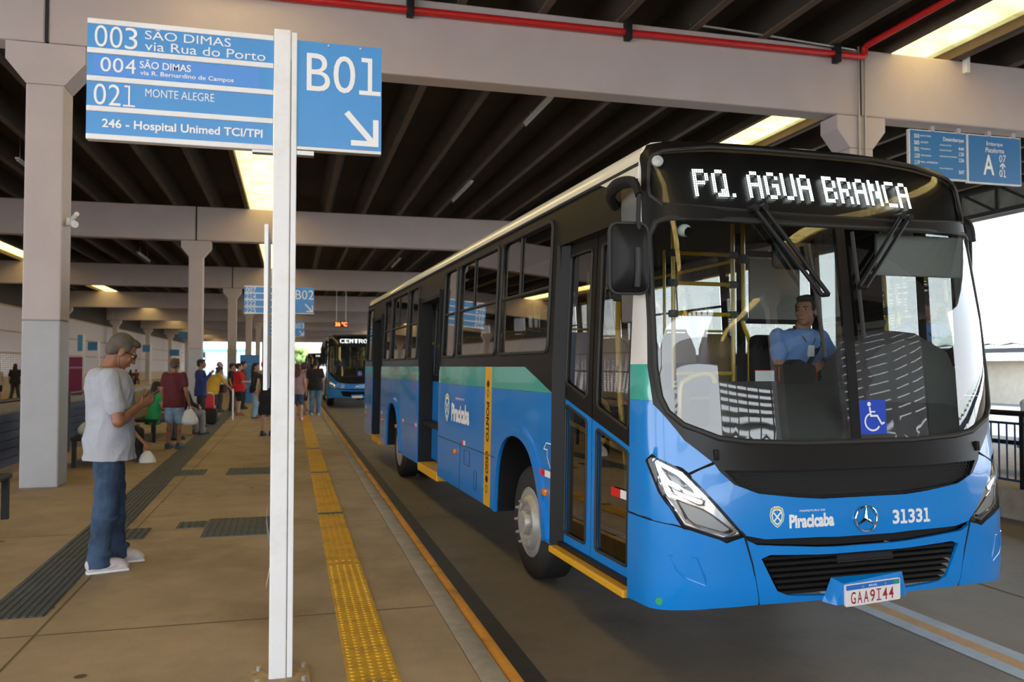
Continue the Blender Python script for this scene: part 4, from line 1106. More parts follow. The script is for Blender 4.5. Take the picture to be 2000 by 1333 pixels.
    # chassis and floors
    b = MB(); b.box(.8, W - .8, -.15, 13.0, .36 + DZ, .86 + DZ, 0, .02); b.box(.81, W - .81, 1.45, 13.2, .88 + DZ, .95 + DZ); b.box(.06, W - .06, 3.15, 8.4, .88 + DZ, .95 + DZ)
    b.box(.5, W - .06, -.1, 1.45, .6 + DZ, .95 + DZ); b.box(.02, .5, .0, 1.45, .33 + DZ, .37 + DZ); P(b, 'chassis', 'plastic_black', smooth=0)
    b = MB(); b.box(.07, W - .07, .0, 13.2, 2.945 + DZ, 2.968 + DZ); P(b, 'ceiling_lining', 'interior', smooth=0)
    b = MB(); b.box(.1, W - .1, 13.15, 13.2, .95 + DZ, 2.95 + DZ); P(b, 'rear_lining', 'interior', smooth=0)
    # ---- doors
    def leaf(y0, y1, zt, zb, xo, glass_mat='door_glass', diag=None, low=True, knob=False):
        f = lambda y, z, off=0: Vector((xside(z) + xo - off, y, z + DZ)); m_ = (y0 + y1) / 2
        g0, g1 = y0 + .085, y1 - .085
        if diag:
            du = lambda y: 1.291 + .2495 * (y - .226); dl = lambda y: 1.198 + .2265 * (y - .226)
            up = rpoly([(g0, du(g0) + .03), (g1, du(g1) + .03), (g1, 2.58), (g0, 2.58)], .04); lo = rpoly([(g0, .44), (g1, .44), (g1, dl(g1) - .02), (g0, dl(g0) - .02)], .04)
            b = MB(); panel(b, dens([(y0, zb), (y1, zb), (y1, dl(y1) + .02), (y0, dl(y0) + .02)], .2), [lo], lambda y, z, t: f(y, z, -t), .03, 0, .25)
            panel(b, dens([(y0, dl(y0) + .021), (y1, dl(y1) + .021), (y1, zt), (y0, zt)], .2), [up], lambda y, z, t: f(y, z, -t), .03, 1, .25)
            gl = [up, lo]
        else:
            up = rpoly([(g0, 1.35), (g1, 1.35), (g1, 2.55), (g0, 2.55)], .04)
            b = MB(); panel(b, dens([(y0, zb), (y1, zb), (y1, 1.507), (y0, 1.507)], .2), [], lambda y, z, t: f(y, z, -t), .03, 0, .4)
            panel(b, dens([(y0, 1.508), (y1, 1.508), (y1, zt), (y0, zt)], .2), [rpoly([(g0, 1.6), (g1, 1.6), (g1, 2.55), (g0, 2.55)], .04)], lambda y, z, t: f(y, z, -t), .03, 1, .4)
            gl = [rpoly([(g0, 1.6), (g1, 1.6), (g1, 2.55), (g0, 2.55)], .04)]
        dr = P(b, 'door', ['bus_blue', 'bus_black'])
        for g in gl:
            b = MB(); panel(b, g, [], lambda y, z, t: f(y, z, -.012), 0, 0, .4); P(b, 'pane', glass_mat, dr, fix=False)
            b = MB(); b.tube([f(y, z, .002) for y, z in g], .011, 6, closed=True); P(b, 'seal', 'rubber', dr)
        return dr, f
    leaf(.80, 1.40, 2.66, .345, .08, diag=True)
    dr, f = leaf(.09, .785, 2.66, .345, .08, diag=True)
    b = MB(); q = lambda o_: (lambda y, z, t=0: f(y, z, o_))
    for a, c, mi in ((.27, .43, 0), (.115, .268, 1)): b.prism([(c, .86), (a, .86), (a, .915), (c, .915)][::-1], q(.004), q(.0), mi)
    # tape sits on the front leaf glass, red to the rear
    b = MB(); b.prism([(.44, .86), (.29, .86), (.29, .915), (.44, .915)], q(.004), q(.001), 0); b.prism([(.288, .86), (.17, .86), (.17, .915), (.288, .915)], q(.004), q(.001), 1)
    P(b, 'reflective_tape', ['reflector_red', 'letter'], dr, smooth=0)
    b = MB(); b.box(-.045, .10, .03, 1.40, .285 + DZ, .335 + DZ, 0, .01); P(b, 'step_edge', 'yellow_band', smooth=0)
    b = MB(); b.box(.06, .12, 1.39, 1.43, .335 + DZ, 2.68 + DZ); b.loft([[SD(1.42, z, .004), SD(1.33, z, -.075), SD(1.33, z, -.10), SD(1.425, z, -.02)] for z in (.34, 1.0, 1.7, 2.68)]); P(b, 'door_post', 'plastic_black', smooth=0)
    for y0, y1 in ((5.66, 7.08), (10.85, 12.1)):
        n = 2
        for k in range(n):
            a = y0 + (y1 - y0) * k / n; leaf(a + .01, a + (y1 - y0) / n - .01, 2.66, .40, .21)
        b = MB(); b.box(.0, .20, y1, y1 + .03, .34 + DZ, 2.7 + DZ); b.box(.0, .24, y0 - .03, y0, .34 + DZ, 2.7 + DZ); b.box(.03, .24, y0, y1, 2.62 + DZ, 2.66 + DZ); P(b, 'door_frame', 'plastic_black', smooth=0)
        b = MB(); b.box(-.03, .3, y0 + .02, y1 - .1, .255 + DZ, .365 + DZ, 0, .01); P(b, 'step_edge', 'yellow_band', smooth=0)
    # ---- mirrors
    b = MB()
    ap = catmull([SD(.30, 2.78, .02), SD(.22, 2.83, .09), SD(.03, 2.855, .125), SD(-.17, 2.83, .11), SD(-.235, 2.74, .10)], 5)
    b.tube(ap, [.05 - .018 * k / (len(ap) - 1) for k in range(len(ap))], 10, flat=.7)
    b.tube([SD(-.235, 2.75, .10), SD(-.24, 2.6, .10), SD(-.24, 2.38, .08)], [.015, .015, .02], 8)
    arm = P(b, 'mirror_arm', 'plastic_black')
    def mirror(cx, cy, cz, w_, h_, rz):
        X = Matrix.Translation((cx, cy, cz)) @ Matrix.Rotation(rz, 4, 'Z')
        b = MB(); rings = []
        for k, (s_, yy) in enumerate(((1, .05), (1.0, .035), (.98, .0), (.88, -.04), (.6, -.07), (.25, -.085))):
            rings.append([X @ Vector((x, yy, z)) for x, z in [(p[0] * s_, p[1] * s_ if k < 4 else p[1] * s_) for p in rrect(-w_ / 2, w_ / 2, -h_ / 2, h_ / 2, .05)]])
        b.loft(rings); P(b, 'housing', 'plastic_black', arm)
        b = MB(); b.tube([X @ Vector((x, -.0, z)) for x, z in rrect(-w_ / 2, w_ / 2, -h_ / 2, h_ / 2, .05)], .011, 6, closed=True); P(b, 'rim', 'rubber', arm)
        b = MB(); b.add([X @ Vector((x, .052, z)) for x, z in rrect(-w_ / 2 + .01, w_ / 2 - .01, -h_ / 2 + .01, h_ / 2 - .01, .04)], [tuple(range(24))]); P(b, 'glass', 'chrome', arm)
        b = MB(); b.tube([X @ Vector((.03, -.085, h_ * .12)), X @ Vector((.03, -.095, -.05)), X @ Vector((.03, -.07, -h_ * .42))], .018, 8); P(b, 'bracket', 'rubber', arm)
    mirror(-.10, -.20, 2.365 + DZ, .235, .42, R(-8))
    b = MB(); b.tube(catmull([Vector((W - .06, .1, 2.80 + DZ)), Vector((W - .02, .02, 2.79 + DZ)), Vector((W + .02, -.06, 2.72 + DZ)), Vector((W + .025, -.08, 2.60 + DZ))], 5), .04, 10, flat=.7)
    b.tube([Vector((W + .025, -.08, 2.62 + DZ)), Vector((W + .025, -.08, 2.25 + DZ))], .012, 8); P(b, 'mirror_arm', 'plastic_black')
    # ---- interior
    ip = lambda mb, nm, m, **k: P(mb, nm, m, **k)
    b = MB(); b.loft([[Vector((x, y, z + DZ)) for y, z in ((FX(x, 1.3, -.06).y, 1.27), (FX(x, 1.4, -.06).y + .08, 1.36), (.12, 1.62 if x > .75 else 1.3), (.34, 1.60 if x > .75 else 1.28), (.36, .9), (FX(x, 1.2, -.05).y, .9))] for x in (.12, .3, .6, .74, .76, 1.2, 1.8, 2.2, 2.45)]); dash = ip(b, 'dashboard', 'dash')
    b = MB(); prof_ = [(1.66, 1.58), (1.72, 1.78), (1.86, 1.92), (2.05, 1.97), (2.25, 1.955), (2.40, 1.88), (2.47, 1.68), (2.48, 1.5)]
    b.loft([[Vector((x, y, (z - 1.5) * k + 1.5 + DZ)) for x, z in prof_] + [Vector((2.48, y, 1.4 + DZ)), Vector((1.66, y, 1.4 + DZ))] for y, k in ((-.12, .5), (-.05, .85), (.08, 1), (.3, 1), (.36, .93))]); ip(b, 'instrument_hood', 'dash')
    b = MB(); c0 = Vector((1.93, .46, 1.60 + DZ)); u = Vector((1, 0, 0)); v = Vector((0, .75, .66))
    b.tube([c0 + u * (.22 * math.cos(t * .2618)) + v * (.22 * math.sin(t * .2618)) for t in range(24)], .016, 8, closed=True)
    for t in (20, 160, 270): b.cyl(c0, c0 + u * (.22 * math.cos(R(t))) + v * (.22 * math.sin(R(t))), .014, n=8)
    b.cyl(c0 + Vector((0, -.02, .03)), c0 + Vector((0, -.25, -.35)), .03); ip(b, 'steering_wheel', 'plastic_black')
    b = MB(); b.box(1.66, 2.2, .72, 1.22, 1.28 + DZ, 1.42 + DZ, 0, .05); b.box(1.68, 2.18, 1.18, 1.32, 1.35 + DZ, 1.98 + DZ, 0, .05); b.box(1.8, 2.05, .8, 1.15, .9 + DZ, 1.3 + DZ); ip(b, 'driver_seat', 'plastic_black')
    b = MB(); b.box(1.70, 2.43, -.19, -.17, 2.34 + DZ, 2.60 + DZ); b.cyl((1.66, -.18, 2.335 + DZ), (2.47, -.18, 2.335 + DZ), .012); ip(b, 'sun_blind', 'blind', smooth=0)
    b = MB(); b.box(1.95, 2.47, 1.68, 1.70, 2.14 + DZ, 2.68 + DZ); ip(b, 'partition_blind', 'blind', smooth=0)
    b = MB(); b.box(1.9, 2.5, 1.70, 1.74, 2.10 + DZ, 2.15 + DZ); b.box(1.86, 2.5, 1.70, 1.74, 2.70 + DZ, 2.75 + DZ); b.box(1.86, 1.91, 1.69, 1.75, .95 + DZ, 2.9 + DZ); ip(b, 'partition_frame', 'plastic_black', smooth=0)
    b = MB(); b.box(1.86, 2.5, 1.70, 1.73, .95 + DZ, 1.75 + DZ); ip(b, 'partition_panel', 'seat_blue', smooth=0)
    yp = 1.5
    b = MB()
    b.tube([(1.10, yp, .95 + DZ), (1.10, yp, 2.94 + DZ)], .019, 8); b.tube([(1.668, yp, .95 + DZ), (1.668, yp, 2.94 + DZ)], .019, 8)
    b.tube(catmull([(1.77, yp, 2.94 + DZ), (1.77, yp, 2.2 + DZ), (1.77, yp, 2.08 + DZ), (1.825, yp, 1.94 + DZ), (1.825, yp, 1.8 + DZ), (1.825, yp, .95 + DZ)], 4), .019, 8)
    for z in (2.67, 2.417, 2.16, 1.66, 1.45): b.tube([(1.10, yp, z + DZ), (1.668, yp, z + DZ)], .017, 8)
    for y0 in (1.6, 4.2, 7.4): b.tube([(.42, y0, 2.72 + DZ), (.42, y0 + 2.5, 2.72 + DZ)], .017, 8); b.tube([(2.1, y0 + .4, 2.72 + DZ), (2.1, y0 + 2.5, 2.72 + DZ)], .017, 8)
    b.tube(catmull([(.20, .45, .9 + DZ), (.16, .5, 1.5 + DZ), (.17, .55, 2.1 + DZ), (.24, .62, 2.55 + DZ)], 5), .02, 8); b.tube([(.30, .52, 1.2 + DZ), (.30, .52, 2.55 + DZ)], .017, 8); b.tube([(.22, .32, 1.45 + DZ), (.22, .32, 2.06 + DZ)], .017, 8)
    b.tube(catmull([(.25, 1.2, 1.5 + DZ), (.3, 1.05, 1.42 + DZ), (.3, .95, 1.15 + DZ)], 4), .017, 8)
    b.tube([(.1, 1.42, 1.3 + DZ), (.72, 1.42, .98 + DZ)], .018, 8)
    for y in (3.1, 5.2, 7.4): 
        for x in (.72, 1.85): b.tube([(x, y, .95 + DZ), (x, y, 2.94 + DZ)], .017, 8)
    b.tube(catmull([(.75, .75, .95 + DZ), (.75, .75, 1.5 + DZ), (.8, .75, 1.62 + DZ), (1.0, .75, 1.66 + DZ), (1.05, .75, 1.5 + DZ), (1.05, .75, .95 + DZ)], 4), .018, 8)
    ip(b, 'handrail', 'yellow_pole')
    b = MB()
    for x in (1.10, 1.668):
        for z in (2.67, 2.417, 2.16): b.box(x - .035, x + .035, yp - .03, yp + .03, z - .03 + DZ, z + .03 + DZ, 0, .01)
    for z in (2.64, 2.15): b.box(1.74, 1.80, yp - .03, yp + .03, z - .04 + DZ, z + .04 + DZ, 0, .01)
    for z in (2.2, 1.7): b.box(.135, .20, .5, .57, z - .03 + DZ, z + .03 + DZ, 0, .01)
    ip(b, 'rail_clamp', 'clamp_grey')
    b = MB(); b.box(.55, .95, .95, 1.35, .95 + DZ, 1.55 + DZ, 0, .02); b.box(1.2, 1.55, 1.55, 1.9, .95 + DZ, 1.75 + DZ, 0, .03); ip(b, 'fare_cabinet', 'interior')
    st0 = None
    for i, (x, y, br) in enumerate([(x, y, (k + (x > 1)) % 2) for k, y in enumerate((2.3, 3.1, 3.9, 4.7, 7.6, 8.4, 9.6, 10.4)) for x in (.14, .58, 1.62, 2.06)]):
        if x < 1 and 5 < y < 7.2: continue
        if st0 is None:
            b = MB(); b.box(0, .41, 0, .42, .40, .47, 0, .03); b.box(.06, .12, .1, .3, 0, .41, 1); b.box(.29, .35, .1, .3, 0, .41, 1)
            b.loft([[Vector((.205 + sx_ * .205 * wd, .40 + .1 * z + dy, .44 + z)) for sx_, dy in ((-1, .0), (1, .0), (1, .05), (-1, .05))] for z, wd in ((0, 1), (.25, 1), (.5, .92), (.62, .7), (.66, .5))], 0)
            b.tube([(.05, .48, 1.0), (.1, .5, 1.13), (.31, .5, 1.13), (.36, .48, 1.0)], .014, 6, 2)
            st0 = P(b, 'seat', ['seat_blue', 'plastic_black', 'yellow_pole']); o_ = st0
            mb2 = st0.data.copy(); mb2.materials[0] = M['seat_brown']
        else:
            o_ = st0.copy(); C.objects.link(o_)
        o_.data = mb2 if br else st0.data
        o_.location = (x, y, .95 + DZ)
    b = MB(); c = FX(.255, 2.56, -.06); b.ell(c, (.045, .045, .04)); b.cyl(c, c + Vector((.01, -.045, -.015)), .028, n=12, mi=1); ip(b, 'cabin_camera', ['cctv_white', 'screen_black'])
    b = MB(); b.box(1.12, 1.42, .1, .16, 2.38 + DZ, 2.6 + DZ, 0, .03); ip(b, 'cabin_mirror', 'plastic_black')
    b = MB(); b.box(.05, .12, 0, .25, 2.0 + DZ, 2.9 + DZ, 0, .02); ip(b, 'door_motor_cover', 'interior')
    return root
bus = build_bus()
bus.location = (2.03, 4.79, 0); bus.rotation_euler = (0, 0, R(2.18))
def more_bus(x, y, rz, label, txt, x0=.55, x1=1.75):
    c = copy_tree(bus, None, ('destination_text', 'lettering', 'outline_mark', 'crest', 'country_name'))
    c['label'] = label; c.location = (x, y, 0); c.rotation_euler = (0, 0, rz)
    led_text(txt, x0, x1, 2.765, 2.945).build('destination_text', 'led', c, smooth=0, fix=False)
    return c
more_bus(1.52, 37.9, R(-.5), 'second blue bus showing CENTRO, waiting behind the tail of the front bus', 'CENTRO')
more_bus(1.6, 92, 0, 'small distant blue bus with a lit display behind the CENTRO bus', 'HO', .9, 1.5)
# ---------------------------------------------------------------- people
def remesh(o, vx, sm=6, fold=0):
    m = o.modifiers.new('r', 'REMESH'); m.mode = 'VOXEL'; m.voxel_size = vx; m.use_smooth_shade = True
    if sm: q = o.modifiers.new('s', 'SMOOTH'); q.iterations = sm; q.factor = .5
    BAKE.append((o, fold)); return o
BAKE = []
def frame(f, up=Vector((0, 0, 1))):
    """columns: right, forward, up"""
    f = f.normalized(); r = f.cross(up).normalized(); return Matrix((r, f, r.cross(f))).transposed()
def hand(mb, wrist, d, n, ts, curl=.45, s=1.0, fat=1.0):
    """d along the fingers, n palm normal (fingers curl to it), ts: +1/-1 thumb side along d x n"""
    d = d.normalized(); n = (n - d * n.dot(d)).normalized(); w = d.cross(n)
    X = Matrix((w, d, n)).transposed()
    mb.ell(wrist + d * .048 * s, (.041 * s, .055 * s, .017 * s), X, 12, 8)
    for i, L in enumerate((.058, .074, .080, .068)):
        k = ts * (-.033 + .022 * i)
        p = wrist + d * (.088 + (.006 if i in (1, 2) else 0)) * s + w * k * s; a = curl * .5 + .04 * i
        for seg, q in ((.48, 1), (.3, .9), (.22, .8)):
            v = d * math.cos(a) + n * math.sin(a) + w * (k * .6)
            e = p + v * L * seg * s; mb.cap(p, e, .0088 * q * s * fat, .0082 * q * s * fat, 8); p = e; a += curl
    p = wrist + d * .022 * s + w * ts * .03 * s
    for seg, q, v in ((.045, 1.25, d * .6 + w * ts * .75 + n * .35), (.034, 1.0, d * .85 + w * ts * .4 + n * .45), (.026, .9, d * .9 + w * ts * .1 + n * .5)):
        e = p + v.normalized() * seg * s; mb.cap(p, e, .0105 * q * s * fat, .0098 * q * s * fat, 8); p = e
def torso(mb, pel, nk, secs, g=1.0, yaw=0.0):
    """stack of ellipses from pelvis to neck base; secs (t, half width, half depth, fwd shift)"""
    rings = []
    for t, a, b, sh in secs:
        c = pel.lerp(nk, t)
        ca, sa = math.cos(yaw), math.sin(yaw)
        rings.append([c + Vector((ca * a * g * math.cos(u) - sa * (b * g * math.sin(u) + sh), sa * a * g * math.cos(u) + ca * (b * g * math.sin(u) + sh), 0)) for u in [2 * math.pi * k / 32 for k in range(32)]])
    mb.loft(rings)
MALE = [(-.22, .15, .11, -.005), (0, .165, .115, -.005), (.2, .155, .11, .005), (.45, .165, .115, .012), (.7, .185, .12, .01), (.86, .185, .108, 0), (.95, .14, .085, 0), (1.0, .075, .07, 0)]
FEM = [(-.22, .165, .12, -.01), (0, .175, .125, -.01), (.2, .145, .105, .005), (.45, .15, .11, .015), (.66, .165, .125, .03), (.84, .165, .10, .005), (.95, .125, .08, 0), (1.0, .07, .065, 0)]
STAND = dict(pel=(0, 0, .95), nk=(0, -.01, 1.47), hd=(0, .02, 1.615), shR=(.185, -.01, 1.415), shL=(-.185, -.01, 1.415), elR=(.235, -.03, 1.13), elL=(-.235, -.03, 1.13),
             wrR=(.245, .05, .89), wrL=(-.245, .05, .89), hipR=(.09, 0, .93), hipL=(-.09, 0, .93), knR=(.10, .025, .50), knL=(-.10, .025, .50), anR=(.105, -.02, .085), anL=(-.105, -.02, .085))
SIT = dict(STAND, pel=(0, -.05, .53), nk=(0, -.02, 1.06), hd=(0, .03, 1.205), shR=(.185, -.02, 1.0), shL=(-.185, -.02, 1.0), elR=(.23, .05, .76), elL=(-.23, .05, .76), wrR=(.16, .28, .66), wrL=(-.16, .28, .66),
           hipR=(.09, .0, .51), hipL=(-.09, .0, .51), knR=(.12, .42, .50), knL=(-.12, .42, .50), anR=(.12, .42, .085), anL=(-.12, .42, .085))
def person(label, loc, yaw, H=1.7, pose=STAND, mod=None, sk='tan', hair=(.03, .02, .015), hairlen=0, top=None, sleeve=.55, bottom=None, leg='long', shoe=(.05, .05, .05),
           fem=False, g=1.0, look=(0, 1, 0), vx=.012, group=None, hands=None, bald=False, detail=False, tail=0.0, upper_only=False):
    J = {k: Vector(v) for k, v in {**pose, **(mod or {})}.items()}
    s = H / 1.75; S = lambda p: p * s
    root = thing('person', label, 'person', loc, yaw, group)
    XS_ = Matrix.Scale(s, 4)
    lk = Vector(look).normalized(); HX = frame(lk); hd = J['hd']
    hp = lambda x, y, z: hd + HX @ Vector((x, y, z))
    skm = SK[sk]
    b = MB()
    # head
    b.ell(hp(0, -.015, .035), (.076, .097, .088), HX, 18, 12); b.ell(hp(0, .03, -.035), (.061, .068, .082), HX, 16, 10); b.ell(hp(0, .07, -.092), (.026, .02, .02), HX)
    b.cap(hp(0, .094, .012), hp(0, .114, -.026), .0085, .0135, 10); b.cap(hp(-.036, .078, .03), hp(.036, .078, .03), .013, n=8)
    for q in (-1, 1): 
        b.ell(hp(q * .078, -.004, -.012), (.012, .024, .034), HX, 10, 8); b.ell(hp(q * .038, .068, -.025), (.02, .02, .022), HX); b.ell(hp(q * .014, .098, -.03), (.009, .009, .007), HX)
    b.cap(hp(-.018, .094, -.058), hp(.018, .094, -.058), .0085, n=8); b.cap(hp(-.014, .092, -.070), hp(.014, .092, -.070), .0085, n=8)
    b.cap(J['nk'] + Vector((0, 0, -.03)), hp(0, -.022, -.06), .062 if not fem else .053, .054 if not fem else .047, 14)
    secs = FEM if fem else MALE
    torso(b, J['pel'], J['nk'], [(t, a * .88, d * .88, e) for t, a, d, e in secs], g)
    fat = 1.25 if vx > .009 else 1.0
    for q in 'RL':
        sh, el, wr = J['sh' + q], J['el' + q], J['wr' + q]
        r = (.047 if not fem else .042) * (1 + (g - 1) * .7)
        b.cap(sh, el, r, r * .80, 12); b.cap(el, wr, r * .83, r * .56, 12); b.ell(el.lerp(wr, .28), (r * .88,) * 3)
        hdm = (hands or {}).get(q)
        d = (wr - el).normalized(); ts = 1 if q == 'R' else -1
        if hdm: hand(b, wr, Vector(hdm[0]), Vector(hdm[1]), hdm[2], hdm[3], 1.0, fat)
        else:
            inw = Vector((-1 if q == 'R' else 1, 0, 0)); 
            hand(b, wr, d, inw, 1 if q == 'R' else -1, .3, 1.0, fat)
        if not upper_only:
            hi, kn, an = J['hip' + q], J['kn' + q], J['an' + q]
            k_ = 1 + (g - 1) * .6
            b.cap(hi, kn, .078 * k_, .052 * k_, 12); b.cap(kn, an, .052 * k_, .036, 12); b.ell(kn.lerp(an, .3) + Vector((0, -.012, 0)), (.05 * k_, .054 * k_, .09))
            b.cap(an, an + Vector((0, .10, -.045)), .036, .026, 10)
        else: b.cap(J['hip' + q], J['kn' + q], .075, .06, 12)
    body = b.build('body', skm, root, X=XS_); remesh(body, vx, 5 if vx < .009 else 3)
    # shirt
    if top is not None:
        b = MB(); torso(b, J['pel'], J['nk'], [(-.29, max(.205, secs[0][1] * 1.2), secs[0][2] * 1.15 + .03, secs[0][3])] + [(t, max(a * 1.06 + .012 - .006 * max(0, t), .2 if t < -.1 else (.192 if t < .1 else 0)), d * 1.08 + .016 - .008 * max(0, t) + (.008 if t < .1 else 0), e) for t, a, d, e in secs[:-1]] + [(.985, .088, .078, 0)], g)
        for q in 'RL':
            sh, el, wr = J['sh' + q], J['el' + q], J['wr' + q]; r = (.060 if not fem else .053) * (1 + (g - 1) * .6)
            if sleeve > 0:
                e = sh.lerp(el, min(1, sleeve)); b.cap(sh, e, r, r * (1.04 if sleeve < 1 else .9), 14)
                # flatten the cuff with a short cylinder
                if sleeve > 1: b.cap(el, wr, r * .88, r * .7, 12)
            else: b.ell(sh, (.05, .05, .05))
        tp = b.build('shirt', top, root, X=XS_); remesh(tp, vx, 6, 1)
    if bottom is not None:
        b = MB(); k_ = 1 + (g - 1) * .7; st_ = [x for x in secs if x[0] <= .2]
        torso(b, J['pel'], J['nk'], [(-.2, .135, .105, -.01), (-.08, .16, .115, -.008), (.06, .162, .112, 0), (.15, .152, .105, 0)], g)
        if leg == 'skirt':
            m_ = (J['knR'] + J['knL']) / 2; c0 = J['pel']; rings = []
            for t, a in ((0, .165), (.3, .19), (.7, .215), (1.0, .23)):
                c = c0.lerp(m_, t); rings.append([c + Vector((a * g * math.cos(u) * (1 + .04 * math.cos(5 * u)), a * .8 * g * math.sin(u), 0)) for u in [k * math.pi / 9 for k in range(18)]])
            b.loft(rings)
        else:
            for q in 'RL':
                hi, kn, an = J['hip' + q], J['kn' + q], J['an' + q]
                if leg == 'long':
                    b.cap(hi, kn, .096 * k_, .078, 14); b.cap(kn, an + Vector((0, 0, .03)), .078, .070, 14); b.cyl(an + Vector((0, 0, .04)), an + Vector((0, .01, -.04)), .072, .082, 14); b.ell(an + Vector((0, .015, .05)), (.076, .086, .03)); b.ell(kn + Vector((0, .0, -.12)), (.078, .088, .035))
                elif leg == 'short': b.cap(hi, hi.lerp(kn, .86), .095 * k_, .085 * k_, 14)
                else: b.cap(hi, hi.lerp(kn, .5), .092 * k_, .088 * k_, 14)
        o = b.build('skirt' if leg == 'skirt' else ('trousers' if leg == 'long' else 'shorts'), bottom, root, X=XS_); remesh(o, vx, 5, 2)
    # shoes
    if not upper_only:
        for q in 'RL':
            an = J['an' + q]; kn = J['kn' + q]; f = Vector((0, 1, 0)); 
            b = MB(); z0 = an.z - .085
            b.ell(an + Vector((0, -.015, -.02)), (.050, .072, .062)); b.ell(an + Vector((0, .07, -.03)), (.05, .12, .05)); b.ell(an + Vector((0, .15, -.048)), (.047, .06, .036))
            b.box(an.x - .043, an.x + .043, an.y - .072, an.y + .20, z0, z0 + .03, 0, .012)
            o = b.build('shoe', cloth('shoe%02d%02d%02d' % tuple(int(c * 99) for c in shoe), shoe, .6, .03), root, X=XS_); remesh(o, max(vx * .8, .007), 3)
            if detail:
                sb = MB(); sb.box(an.x - .046, an.x + .046, an.y - .078, an.y + .206, z0, z0 + .022, 0, .012); sb.build('sole', cloth('sole', (.8, .78, .78), .6, .02), o, X=XS_)
    # hair
    hm = cloth('hair%02d%02d%02d' % tuple(int(c * 99) for c in hair), hair, .8, .35)
    b = MB()
    if not bald:
        b.ell(hp(0, -.028, .048), (.082, .098, .088), HX, 18, 12); b.ell(hp(0, -.06, .0), (.078, .062, .075), HX); b.ell(hp(0, .04, .098), (.062, .05, .03), HX)
        for q in (-1, 1): b.ell(hp(q * .068, .008, .03), (.014, .03, .04), HX)
    else:
        b.ell(hp(0, -.05, .0), (.082, .07, .05), HX)
    if hairlen:
        p0 = hp(0, -.06, .03)
        b.loft([[p0 + Vector((a * math.cos(u), -.02 - .02 * t + d * math.sin(u), -hairlen * t)) for u in [k * math.pi / 6 for k in range(12)]] for t, a, d in ((0, .08, .05), (.35, .105, .06), (.7, .11, .055), (1, .07, .03))])
    if tail: b.ell(hp(0, -.115, .05), (tail, tail, tail))
    o = b.build('hair', hm, root, X=XS_); remesh(o, max(.008, vx * .8), 2)
    if detail or vx < .0125:
        b = MB()
        for q in (-1, 1): b.ell(hp(q * .031, .0765, .008), (.0115, .010, .0075), HX, 12, 8)
        e = b.build('eyes', cloth('eye', (.5, .47, .44), .5, .0), root, X=XS_)
        b = MB()
        for q in (-1, 1): b.ell(hp(q * .031, .084, .008), (.0058, .004, .0062), HX, 10, 6)
        b.build('irises', cloth('iris', (.03, .018, .01), .3, 0), e, X=XS_)
        b = MB()
        for q in (-1, 1): b.cap(hp(q * .02, .096, .031), hp(q * .048, .082, .032), .0045, .003, 6)
        b.build('eyebrows', hm, root, X=XS_)
        b = MB(); b.cap(hp(-.019, .1015, -.064), hp(.019, .1015, -.064), .0035, n=6); b.build('lips', cloth('lip', (.28, .09, .07), .5, 0), root, X=XS_)
    root['scale_used'] = s
    return root, J, s
def del_prop(r):
    if 'scale_used' in r: del r['scale_used']
def world_of(r, s, p): return Matrix.Translation(r.location) @ Matrix.Rotation(r.rotation_euler.z, 4, 'Z') @ (Vector(p) * s)
def carrier_bag(label, top, h, wd, m, squash=.6, handles=True, rz=0, group=None):
    t = thing('carrier_bag', label, 'bag', (top[0], top[1], top[2] - h), rz, group)
    b = MB(); rings = []
    random.seed(int(abs(top[0]) * 977) % 99)
    for k, (z, a) in enumerate(((0, .55), (.04, .85), (.2, 1.0), (.4, .95), (.6, .75), (.76, .45), (.84, .26))):
        rings.append([Vector((wd * a * math.cos(u) * (1 + .07 * math.sin(3 * u + k)), wd * a * squash * math.sin(u) * (1 + .09 * math.sin(4 * u - k)), h * z)) for u in [j * math.pi / 10 for j in range(20)]])
    b.loft(rings); o = b.build('sack', m, t, smooth=60)
    if handles:
        for q in (-1, 1):
            b = MB(); b.tube(catmull([(q * wd * .16, 0, h * .8), (q * wd * .2, .01, h * .92), (q * .012, 0, h * 1.0), (q * .008, -.01, h * 1.0), (q * wd * .1, -.02, h * .9), (q * wd * .1, -.02, h * .8)], 4), .008, 6, flat=.5); b.build('handle', m, t)
    return t
poly_white = cloth('polythene', (.78, .77, .76), .35, .05); poly_green = cloth('polythene_green', (.62, .66, .52), .4, .05)
denim = cloth('denim', (.035, .066, .125), .9, .5); denim_light = cloth('denim_light', (.22, .33, .45), .9, .3)
black_c = cloth('black', (.013, .012, .013)); dark_c = cloth('dark', (.03, .03, .035))
# -- the man with the phone
NP = .05
man, J, s = person('man in pale grey T-shirt, glasses and faded jeans standing looking down at a phone', (-1.36, 6.98, PZ), R(-74), 1.83, STAND, dict(
    pel=(0, .01, .955), nk=(0, -.01, 1.475), hd=(0, .085, 1.59), shR=(.215, -.02, 1.41), shL=(-.205, -.01, 1.41), elR=(.285, .04, 1.09), elL=(-.25, .05, 1.10), wrR=(.075, .20, 1.19), wrL=(-.07, .21, 1.185),
    knR=(.105, -.02, .50), knL=(-.11, .06, .50), anR=(.115, -.065, .085), anL=(-.14, .07, .085), hipR=(.09, 0, .93), hipL=(-.09, 0, .93)),
    sk='brown', hair=(.075, .062, .05), top=cloth('tee_grey', (.38, .39, .44), .85, .06), sleeve=.66, bottom=denim, leg='long', shoe=(.55, .50, .51), look=(0, .84, -.54), vx=.0065, detail=True, g=1.18,
    hands=dict(R=((-.32, .80, .42), (-.75, -.25, .35), 1, .38), L=((.62, .72, .25), (.6, -.35, .7), -1, .42)))
mp = lambda p: world_of(man, s, p)
ph = thing('phone', 'black mobile phone held in both hands of the man in the grey T-shirt', 'phone', mp((0.0, .28, 1.25)), man.rotation_euler.z)
